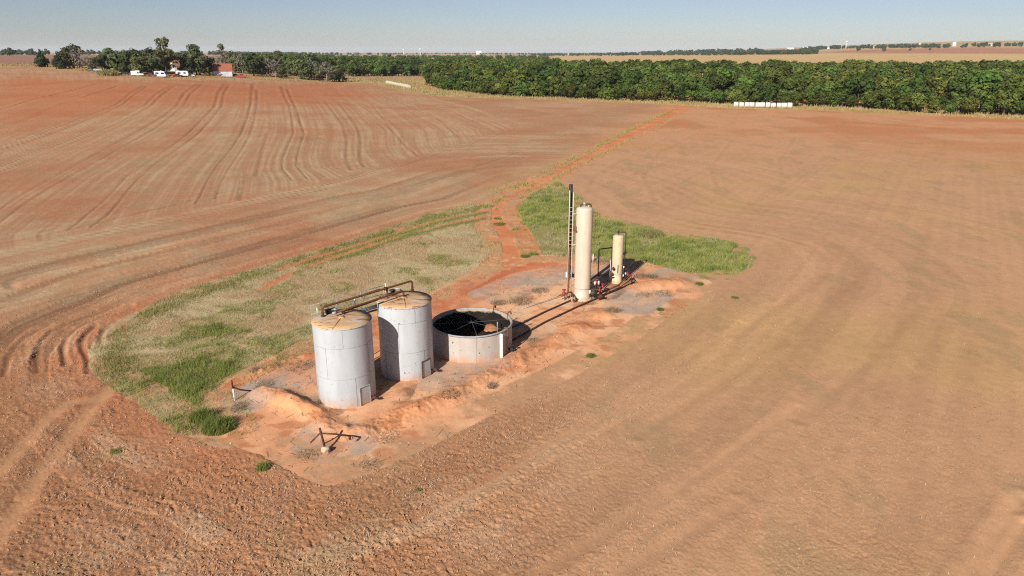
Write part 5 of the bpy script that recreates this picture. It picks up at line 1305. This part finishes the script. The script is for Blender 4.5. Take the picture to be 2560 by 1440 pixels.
# ---- farmstead trees
fk = dict(R=FARM, T=TALL, C=CEDAR, G=GREY)
FT = [('C', 0, 107, 168, 36, 'squat dark cedar standing leftmost of the farmstead trees'), ('C', 1, 149, 172, 36, 'pointed dark cedar, second from the left of the farmstead'),
 ('R', 0, 183, 170, 46, 'tall grey-green tree just right of the two cedars'), ('G', 0, 205, 178, 46, 'grey half-bare tree leaning right beyond the two cedars'), ('G', 1, 222, 180, 34, 'small bare grey tree over the parked cars at far left'), ('R', 1, 256, 176, 34, 'dark green tree between the bare grey trees and the yellow bush'),
 ('R', 2, 300, 180, 54, 'large dark green tree with dead twigs on its top'), ('R', 0, 330, 184, 50, 'very dark green tree touching the large one with dead twigs'), ('R', 1, 352, 188, 40, 'grey-green low tree in front of the parked camper'), ('R', 2, 375, 188, 44, 'wide green tree left of the white camper van'), ('R', 0, 393, 183, 52, 'dense green tree under the tallest farm tree'),
 ('T', 0, 417, 186, 72, 'tallest farm tree, dark spreading top above the white van'), ('R', 1, 440, 168, 34, 'green tree behind the white gabled house'), ('R', 0, 470, 187, 44, 'bushy green tree right of the white gabled house'), ('T', 1, 492, 186, 62, 'tall green tree left of the red-roofed shed'), ('R', 2, 500, 188, 52, 'broad dark green tree against the red-roofed shed'), ('R', 1, 524, 186, 38, 'dark low tree at the shed\'s left wall'),
 ('G', 0, 560, 180, 50, 'tall grey bare tree behind the red-roofed shed'), ('R', 0, 590, 182, 46, 'green tree right behind the red roof'), ('G', 1, 608, 184, 44, 'pale bare tree above the red pickup'), ('R', 2, 635, 190, 52, 'big dark green tree right of the red-roofed shed'), ('R', 1, 655, 190, 34, 'small green tree in front of the dead trunks'),
 ('G', 0, 676, 192, 44, 'dead tree with pale standing trunk'), ('G', 1, 690, 193, 40, 'dead tree with grey twigs right of the pale trunk'), ('R', 0, 706, 196, 26, 'low dark bush among the dead trees'), ('R', 2, 728, 190, 38, 'olive green tree right of the dead trees'), ('R', 1, 752, 198, 46, 'dark olive tree with visible trunk at the field edge'),
 ('R', 0, 770, 200, 40, 'dark tree right of the olive one with visible trunk'), ('G', 0, 786, 199, 40, 'grey twiggy tree at the right part of the farm row'), ('R', 2, 800, 203, 34, 'dark tree at the field edge left of the last grey tree'), ('G', 1, 818, 204, 46, 'largest grey bare tree near the right end of the farm row'), ('R', 1, 832, 205, 24, 'low dark shrub under the largest grey tree'), ('R', 0, 850, 204, 34, 'rightmost small tree of the farm row by the golden meadow'),
 ('T', 0, 560, 172, 50, 'grey-green tree rising far behind the shed'), ('R', 2, 620, 172, 40, 'olive tree far behind the bare trees'), ('T', 1, 700, 176, 42, 'tall dusty green tree behind the dead trunks'), ('R', 1, 780, 180, 44, 'dusty green tree behind the grey twiggy ones')]
for i in range(26):
    a_ = 232 + i * 24 + 7 * math.sin(i * 2.1); b_ = np.interp(a_, [230, 300, 420, 560, 700, 860], [173, 178, 181, 183, 188, 199])
    if 422 < a_ < 468 or 536 < a_ < 596: continue
    FT.append(('R', i % 3, a_, b_, 24 + 9 * abs(math.sin(i * 1.7)), 'low leafy tree filling the farmstead grove behind the front row'))
hs = dict(R=9.0, T=14.2, C=8.6, G=9.6)
for i, (kk, vi, a, b_, hpx, lb) in enumerate(FT):
    p = A(a, b_); dist = math.sqrt(p.x ** 2 + p.y ** 2 + 200)
    sc = 1.10 * hpx * dist / (F * 1.05) / hs[kk]
    tree(fk[kk][vi], p.x, p.y, sc, lb, group='low trees filling the farm grove' if lb.startswith('low leafy tree filling') else None, name='cedar_tree' if kk == 'C' else ('bare_tree' if kk == 'G' else 'tree'), seed=500 + i)
p = A(270, 188)
clump('yellow_bush', 270, 188, 4.5, 3.2, 900, [(0.30, 0.25, 0.1), (0.24, 0.24, 0.09), (0.38, 0.29, 0.13)], 'tall yellowish bush in front of the farm trees', 'bush', w=(0.15, 0.35))
# ---- tree lines on the horizon
def far_line(pts, n, jx, jy, sc, name, label, seed):
    g = np.random.default_rng(seed); P = []
    L = np.array(pts, float)
    for i in range(n):
        t = g.random() * (len(L) - 1); k = int(t); f = t - k
        a, b_ = L[k] * (1 - f) + L[k + 1] * f
        q = A(a + g.normal(0, jx), b_ + g.normal(0, jy)); P.append((q.x, q.y))
    P = np.array(P)
    return scatter(name, P, np.random.default_rng(seed + 1).uniform(sc[0], sc[1], n), src_far, label, 'tree line', seed)
fc = [Kind(crown('crown', 190 + i, lobes_low(i + 95, 8, 4.2, 9), 260, 0.95, 'leaf_far', 0.8), None) for i in range(2)]
src_far = []
for i, (a, b_, sc, lb) in enumerate([(30, 140.5, 1.9, 'hazy rounded tree alone on the left horizon'), (2146, 127.5, 1.6, 'hazy dark bush alone on the reddish field below the right horizon')]):
    p = A(a, b_); z = float(hill(np.array(p.x), np.array(p.y)))
    t = thing('tree', lb, 'tree', (p.x, p.y, z)); t.scale = (sc, sc, sc)
    src_far.append(link('crown', fc[i].c, t)); link('trunk', ROUND[i].t, t)
for i, (a, b_, sc, lb) in enumerate([(1480, 138, 1.6, 'hazy round tree left of the white far shed'), (2210, 128, 1.3, 'hazy shrub right of the dark bush on the reddish field'), (2275, 127, 1.0, 'third hazy shrub on the reddish field'), (2325, 125.5, 0.8, 'small hazy shrub below the far white tank'), (2414, 118.5, 1.6, 'hazy tree right of the far white water tank')]):
    p = A(a, b_); z = float(hill(np.array(p.x), np.array(p.y)))
    t = thing('tree', lb, 'tree', (p.x, p.y, z)); t.scale = (sc, sc, sc)
    link('crown', fc[i % 2].c, t); link('trunk', ROUND[i % 2].t, t)
far_line([(-80, 137.5), (330, 137), (640, 137), (1000, 137.5)], 260, 8, 0.7, (0.9, 2.0), 'tree_line', 'bluish tree line along the left horizon', 11)
far_line([(560, 136), (620, 136), (760, 138)], 130, 6, 0.7, (1.2, 2.0), 'tree_line', 'denser far tree belt above the farm roofs', 12)
far_line([(960, 135.5), (1100, 135), (1250, 136), (1400, 137)], 150, 8, 0.6, (0.9, 1.8), 'tree_line', 'distant tree line behind the middle of the wood', 13)
far_line([(1330, 139.5), (1450, 139), (1620, 138), (1800, 137.2), (1960, 135.5), (2040, 134.5)], 420, 6, 0.7, (1.0, 1.7), 'tree_line', 'dark belt of trees at the back of the golden field', 14)
far_line([(2000, 128), (2060, 122.5), (2200, 120), (2330, 119.0), (2560, 115)], 200, 8, 0.5, (0.9, 1.7), 'tree_line', 'hazy trees along the right skyline by the white sheds', 15)
far_line([(1600, 134), (1750, 132.5), (1900, 131)], 120, 8, 0.5, (1.2, 2.0), 'tree_line', 'pale hazy trees behind the dark far belt', 16)
# ------------------------------------------------------------------ farmstead buildings
def prism(mb, c, rz, pts):
    ca, sa = math.cos(rz), math.sin(rz)
    return [(c[0] + ca * x - sa * y, c[1] + sa * x + ca * y, c[2] + z) for x, y, z in pts]
def gable(name, label, cat, px_, py_, wpx, depth, wall_h, roof_h, wall_mat, roof_mat, rz, ridge_along=True, over=0.35, windows=(), door=None):
    p = A(px_, py_); dist = math.sqrt(p.x ** 2 + p.y ** 2 + 200); w = wpx * dist / F
    t = thing(name, label, cat, (p.x, p.y, p.z), rz)
    hx, hy = w / 2, depth / 2
    b = MB().box((0, 0, wall_h / 2 - 0.2), (hx, hy, wall_h / 2 + 0.2))
    if ridge_along:
        for s in (-1, 1):
            b.add([(s * hx, -hy, wall_h), (s * hx, hy, wall_h), (s * hx, 0, wall_h + roof_h * 0.97)], [(0, 1, 2)])
    else:
        for s in (-1, 1):
            b.add([(-hx, s * hy, wall_h), (hx, s * hy, wall_h), (0, s * hy, wall_h + roof_h * 0.97)], [(0, 1, 2)])
    b.build('wall', wall_mat, t, True)
    th = 0.12
    def slab(a, b_, c, d_):
        m = MB(); q = [Vector(v) for v in (a, b_, c, d_)]
        return m.add([tuple(v) for v in q] + [tuple(v + Vector((0, 0, th))) for v in q], [(3, 2, 1, 0), (4, 5, 6, 7), (0, 1, 5, 4), (1, 2, 6, 5), (2, 3, 7, 6), (3, 0, 4, 7)])
    n = 10
    if ridge_along:
        for s in (-1, 1):
            r_ = slab((-hx - over, s * (hy + over), wall_h - roof_h * over / hy + 0.02), (hx + over, s * (hy + over), wall_h - roof_h * over / hy + 0.02), (hx + over, 0, wall_h + roof_h), (-hx - over, 0, wall_h + roof_h)).build('roof_slope', roof_mat, t, True)
    else:
        for s in (-1, 1):
            slab((s * (hx + over), -hy - over, wall_h - roof_h * over / hx + 0.02), (s * (hx + over), hy + over, wall_h - roof_h * over / hx + 0.02), (0, hy + over, wall_h + roof_h), (0, -hy - over, wall_h + roof_h)).build('roof_slope', roof_mat, t, True)
    for (u, v, ww, hh) in windows:
        fo = MB().box((u * hx, -hy - 0.02, v), (ww / 2 + 0.08, 0.03, hh / 2 + 0.08)).build('window', 'white_steel', t, True)
        po = MB().box((u * hx, -hy - 0.055, v), (ww / 2, 0.02, hh / 2)).build('pane', 'glass', fo, True)
    if door: MB().box((door * hx, -hy - 0.02, 1.0), (0.5, 0.04, 1.05)).build('door', 'dark_rust', t, True)
    return t
sh = gable('shed', 'grey-walled farm shed with rusty red metal roof', 'shed', 559, 190, 38, 9.5, 2.9, 3.4, 'grey_wall', 'red_roof', 0.34)
for i in range(9):
    MB().tube([(-4.2 + i * 1.0, -4.9, 2.72), (-4.2 + i * 1.0, 0.0, 6.42)], 0.05, 4).build('roof_rib', 'red_roof', sh, True)
gable('farmhouse', 'white gabled farmhouse with brown roof half hidden by trees', 'house', 446, 178, 24, 6.5, 2.8, 3.0, 'white_wall', 'brown_roof', 0.75, True, 0.3, ((-0.4, 1.5, 1.0, 1.1), (0.4, 1.5, 1.0, 1.1)), 0.0)
# ------------------------------------------------------------------ vehicles
def wheel(parent, x, y, r=0.34, w=0.11):
    tw = MB().tube([(x, y - w, r), (x, y + w, r)], r, 14).build('wheel', 'tyre', parent, True)
    MB().tube([(x, y - w - 0.012, r), (x, y + w + 0.012, r)], r * 0.55, 10).build('rim', 'galvanised', tw, True)
def side_body(name, prof, half, mat, parent):
    n = len(prof); b = MB()
    v = [(x, s * half * (1 - 0.10 * max(0, (z - 1.0))), z) for s in (-1, 1) for x, z in prof]
    b.add(v, [tuple(range(n)), tuple(range(2 * n - 1, n - 1, -1))] + [(i, n + i, n + (i + 1) % n, (i + 1) % n) for i in range(n)])
    return b.build(name, mat, parent, True)
def panes(parent, quads, half):
    for q in quads:
        for s in (-1, 1):
            y_ = lambda z: s * (half * (1 - 0.10 * max(0, (z - 1.0))) + 0.012)
            MB().add([(x, y_(z), z) for x, z in q] + [(x, y_(z) - s * 0.03, z) for x, z in q], [(0, 1, 2, 3), (7, 6, 5, 4), (0, 4, 5, 1), (1, 5, 6, 2), (2, 6, 7, 3), (3, 7, 4, 0)]).build('window', 'glass', parent, True)
def car(kind, px_, py_, rz, mat, label, cat):
    p = A(px_, py_)
    t = thing({'van': 'camper_van', 'pickup': 'pickup_truck', 'sedan': 'parked_car', 'trailer': 'travel_trailer', 'camper': 'pickup_camper'}[kind], label, cat, (p.x, p.y, p.z - 0.03), rz)
    if kind == 'van':
        side_body('body', [(-2.9, .45), (2.9, .45), (3.0, .9), (2.7, 1.35), (2.05, 2.45), (1.8, 2.75), (-2.8, 2.8), (-2.95, 2.6)], 1.05, mat, t)
        panes(t, [[(-2.3, 1.5), (-0.6, 1.5), (-0.6, 2.25), (-2.3, 2.25)], [(0.5, 1.35), (2.3, 1.35), (1.9, 2.2), (0.5, 2.2)]], 1.05)
        MB().add([(2.66, -0.85, 1.42), (2.66, 0.85, 1.42), (2.12, 0.8, 2.36), (2.12, -0.8, 2.36)], [(0, 1, 2, 3)]).build('windshield', 'glass', t, True)
        MB().box((0.2, 0, 2.86), (0.35, 0.35, 0.1)).build('roof_vent', 'white_steel', t, True)
        ws = (-1.8, 1.8)
    elif kind == 'trailer':
        side_body('body', [(-2.6, .6), (2.6, .6), (3.0, 1.2), (2.7, 2.5), (2.3, 2.8), (-2.3, 2.8), (-2.7, 2.4)], 1.1, mat, t)
        panes(t, [[(-1.8, 1.5), (-0.5, 1.5), (-0.5, 2.2), (-1.8, 2.2)], [(0.8, 1.5), (1.8, 1.5), (1.8, 2.2), (0.8, 2.2)]], 1.1)
        MB().tube([(-2.6, 0, 0.55), (-3.7, 0, 0.5)], 0.06, 6).build('drawbar', 'dark_rust', t, True)
        ws = (-0.4, 0.4)
    elif kind in ('pickup', 'camper'):
        side_body('body', [(-2.7, .5), (2.7, .5), (2.75, .95), (2.6, 1.1), (1.3, 1.15), (0.75, 1.8), (-0.55, 1.82), (-0.75, 1.12), (-2.7, 1.1)], 0.95, mat, t)
        panes(t, [[(-0.5, 1.18), (1.1, 1.18), (0.7, 1.72), (-0.45, 1.74)]], 0.95)
        if kind == 'camper': MB().box((-1.3, 0, 1.75), (1.35, 0.95, 0.62)).box((0.2, 0, 2.2), (0.9, 0.9, 0.3)).build('camper_shell', 'white_car', t, True)
        ws = (-1.7, 1.75)
    else:
        side_body('body', [(-2.3, .4), (2.3, .4), (2.35, .75), (1.2, .95), (0.6, 1.45), (-0.9, 1.47), (-1.6, .98), (-2.3, .92)], 0.88, mat, t)
        panes(t, [[(-1.4, 1.0), (1.0, 1.0), (0.55, 1.4), (-0.85, 1.42)]], 0.88)
        ws = (-1.4, 1.4)
    for s in (-1, 1):
        for xx in ws: wheel(t, xx, s * 0.86)
    if kind != 'trailer':
        for s in (-1, 1): MB().box(({'van': 2.97, 'pickup': 2.74, 'camper': 2.74, 'sedan': 2.33}[kind], s * 0.62, 0.78), (0.03, 0.14, 0.09)).build('headlight', 'white_steel', t, True)
    return t
car('van', 404, 193, -0.12, 'white_car', 'white camper van parked side-on in front of the farm trees', 'van')
car('camper', 345, 190, 0.2, 'white_car', 'white pickup with camper shell under the farm trees', 'pickup')
car('pickup', 380, 191.5, 3.0, 'maroon_car', 'dark maroon truck parked behind the white camper van', 'pickup')
car('trailer', 456, 192, 0.3, 'white_car', 'white travel trailer beside the farmhouse', 'trailer')
car('sedan', 443, 192, 0.9, 'red_car', 'faded red car left of the white travel trailer', 'car')
car('pickup', 474, 192.5, 0.1, 'silver_car', 'silver pickup right of the white travel trailer', 'pickup')
car('pickup', 603, 194, 0.2, 'red_car', 'red and white pickup right of the red-roofed shed', 'pickup')
car('sedan', 586, 191, 1.2, 'dark_car', 'dark car at the right wall of the red-roofed shed', 'car')
car('sedan', 311, 188, 0.3, 'dark_car', 'dark wrecked car left of the pickup with camper shell', 'car')
car('sedan', 243, 178, 0.4, 'white_car', 'white car under the bare grey trees', 'car')
car('sedan', 228, 177, 0.2, 'silver_car', 'silver car in the shade left of the white one', 'car')
# ------------------------------------------------------------------ wrapped bales
def bale(x, y, z, rz, r, L, mat, label, group):
    t = thing('round_bale', label, 'bale', (x, y, z), rz, group)
    b = MB().lathe((0, 0, 0), [(r * 0.97, -L / 2), (r, -L / 2 + 0.08), (r * 1.01, 0), (r, L / 2 - 0.08), (r * 0.97, L / 2)], 20)
    b.v = [(q[2], q[0], q[1] * 0.96 + r * 0.93) for q in b.v]
    b.build('wrap', mat, t, True)
    for s in (-1, 1):
        e = MB().lathe((0, 0, 0), [(r * 0.97, 0), (r * 0.7, 0.03), (0.01, 0.04)], 20)
        e.v = [(s * (L / 2 + q[2]), q[0], q[1] * 0.96 + r * 0.93) for q in e.v]
        e.build('end_face', 'bale_hay' if mat == 'bale_wrap' else mat, t, True)
q0, q1 = A(1833, 268), A(1980, 271)
nb = 11; sp_ = (q1 - q0) / nb; rzb = math.atan2(sp_.y, sp_.x); Lb = sp_.length
ordw = ['leftmost', 'second', 'third', 'fourth', 'fifth', 'sixth', 'seventh', 'eighth', 'ninth', 'tenth', 'rightmost']
rb = random.Random(3)
for i in range(nb):
    p = q0 + sp_ * (i + 0.5)
    bale(p.x + rb.uniform(-.06, .06), p.y + rb.uniform(-0.22, 0.22), p.z, rzb + rb.uniform(-0.05, 0.05), 0.92 * rb.uniform(0.95, 1.05), Lb * rb.uniform(0.82, 0.90), 'bale_wrap', ('%s white-wrapped round bale in the row by the wood' % ordw[i]) if i in (0, nb - 1) else ('%s white-wrapped round bale from the left in the row by the wood' % ordw[i]), 'white bales in a row by the wood')
ordo = ['first', 'second', 'third', 'fourth', 'fifth', 'sixth', 'seventh', 'eighth', 'ninth', 'tenth', 'eleventh', 'twelfth', 'thirteenth', 'fourteenth']
q0, q1 = A(967, 209.5), A(1024, 221.5)
nb = 14; sp_ = (q1 - q0) / nb; rzb = math.atan2(sp_.y, sp_.x); Lb = min(sp_.length, 1.7)
for i in range(nb):
    p = q0 + sp_ * (i + 0.5)
    bale(p.x, p.y, p.z, rzb + rb.uniform(-0.05, 0.05), 0.95 * rb.uniform(0.92, 1.05), sp_.length * 0.95 if sp_.length < 2.2 else 1.9, 'bale_old', ('%s weathered bale from the left end of the long pale row at the meadow' % ordo[i]), 'old pale bales in a row at the meadow')
# ------------------------------------------------------------------ pole in the wood, things on the horizon
p = A(1754, 250)
pl = thing('utility_pole', 'weathered wooden pole rising out of the wood\'s canopy', 'pole', (p.x, p.y + 8, 0))
zt = on(1757, 183, p.y + 8).z; xx = on(1757, 183, p.y + 8).x
MB().tube([(xx, p.y + 8, -0.3), (xx, p.y + 8, zt)], [0.18, 0.13], 8).build('shaft', 'pole_wood', pl)
MB().tube([(xx - 0.5, p.y + 8, zt - 0.4), (xx + 0.5, p.y + 8, zt - 0.4)], 0.06, 6).build('crossarm', 'pole_wood', pl)
def far_shed(px_, py_, wpx, hpx, label):
    p = A(px_, py_); dist = math.sqrt(p.x ** 2 + p.y ** 2); k = dist / F
    t = thing('shed', label, 'shed', (p.x, p.y, p.z)); w, h = wpx * k, hpx * k
    MB().box((0, 0, h * 0.3), (w / 2, w * 0.3, h * 0.32)).build('wall', 'white_wall', t, True)
    MB().add([(-w * .52, -w * .33, h * .6), (w * .52, -w * .33, h * .6), (w * .52, w * .33, h * .6), (-w * .52, w * .33, h * .6), (-w * .52, 0, h), (w * .52, 0, h)], [(0, 1, 5, 4), (3, 4, 5, 2), (0, 4, 3), (1, 2, 5)]).build('roof', 'white_steel', t, True)
for a, b_, w_, h_, lb in [(1975, 126, 14, 6, 'left of the two white arched far sheds behind the golden field'), (2015, 125.5, 17, 7, 'right of the two white arched far sheds behind the golden field'), (2184, 119.5, 18, 5, 'long white shed on the right skyline'), (2155, 119.5, 6, 3, 'tiny white shed left of the long skyline shed'), (2316, 118, 18, 4.5, 'white shed under the far white tank'),
        (2480, 114, 15, 4, 'long white shed at the far right skyline'), (2070, 121.5, 10, 4, 'tan far building on the right hillside'), (1197, 136, 12, 8, 'white far building above the left of the wood'), (1526, 137, 16, 4, 'white far shed among the dark tree belt'), (1418, 137.5, 8, 4, 'small white far building left in the tree belt'), (297, 138.5, 5, 3, 'tiny white far building on the left horizon')]:
    far_shed(a, b_, w_, h_, lb)
def far_tower(px_, base, top_, wpx, style, label):
    p = A(px_, base); dist = math.sqrt(p.x ** 2 + p.y ** 2); k = dist / F; h = (base - top_) * k; r = wpx * k / 2
    t = thing('water_tower', label, 'water tower', (p.x, p.y, p.z))
    if style == 'squat':
        MB().lathe((0, 0, 0), [(r, -1), (r, h * 0.88), (r * 0.7, h * 0.97), (0.01, h)], 20).build('tank', 'white_wall', t, True)
        MB().lathe((0, 0, 0), [(r * 1.03, h * 0.86), (r * 1.03, h * 0.89)], 20).build('rim', 'white_steel', t, True)
    else:
        MB().lathe((0, 0, 0), [(r * 0.42, -1), (r * 0.3, h * 0.15), (r * 0.26, h * 0.7)], 14).build('stem', 'white_wall', t, True)
        MB().lathe((0, 0, 0), [(r * 0.26, h * 0.66), (r * 0.9, h * 0.78), (r, h * 0.86), (r * 0.8, h * 0.96), (0.01, h)], 18).build('bowl', 'white_wall', t, True)
far_tower(2385, 115, 106.5, 7, 'squat', 'white standpipe water tank on the right skyline')
far_tower(2115, 119, 104.5, 4.5, 'stem', 'slender pale water tower above the far trees at right')
far_tower(1010, 135.5, 123.5, 6, 'stem', 'white water tower on the middle horizon, left of its taller neighbour')
far_tower(1051, 137, 122.5, 5, 'stem', 'white water tower on the middle horizon beside the wood\'s tallest tree')
far_tower(2298, 118, 109, 5, 'stem', 'pale water tower left of the white standpipe')

# ------------------------------------------------------------------ haze: even, thin air round everything
hz = MB().box((0, 0, 56), (21000, 21000, 71)).build
MATS['haze'] = hm = bpy.data.materials.new('haze'); hm.use_nodes = True; hm.node_tree.nodes.clear()
pv = hm.node_tree.nodes.new('ShaderNodeVolumePrincipled'); pv.inputs['Color'].default_value = (0.78, 0.88, 1.0, 1); pv.inputs['Density'].default_value = HAZE; pv.inputs['Anisotropy'].default_value = 0.0
ho = hm.node_tree.nodes.new('ShaderNodeOutputMaterial'); hm.node_tree.links.new(pv.outputs[0], ho.inputs['Volume'])
if HAZE > 0: tag(hz('haze', 'haze'), 'thin pale summer haze over the plain', 'haze', kind='stuff')
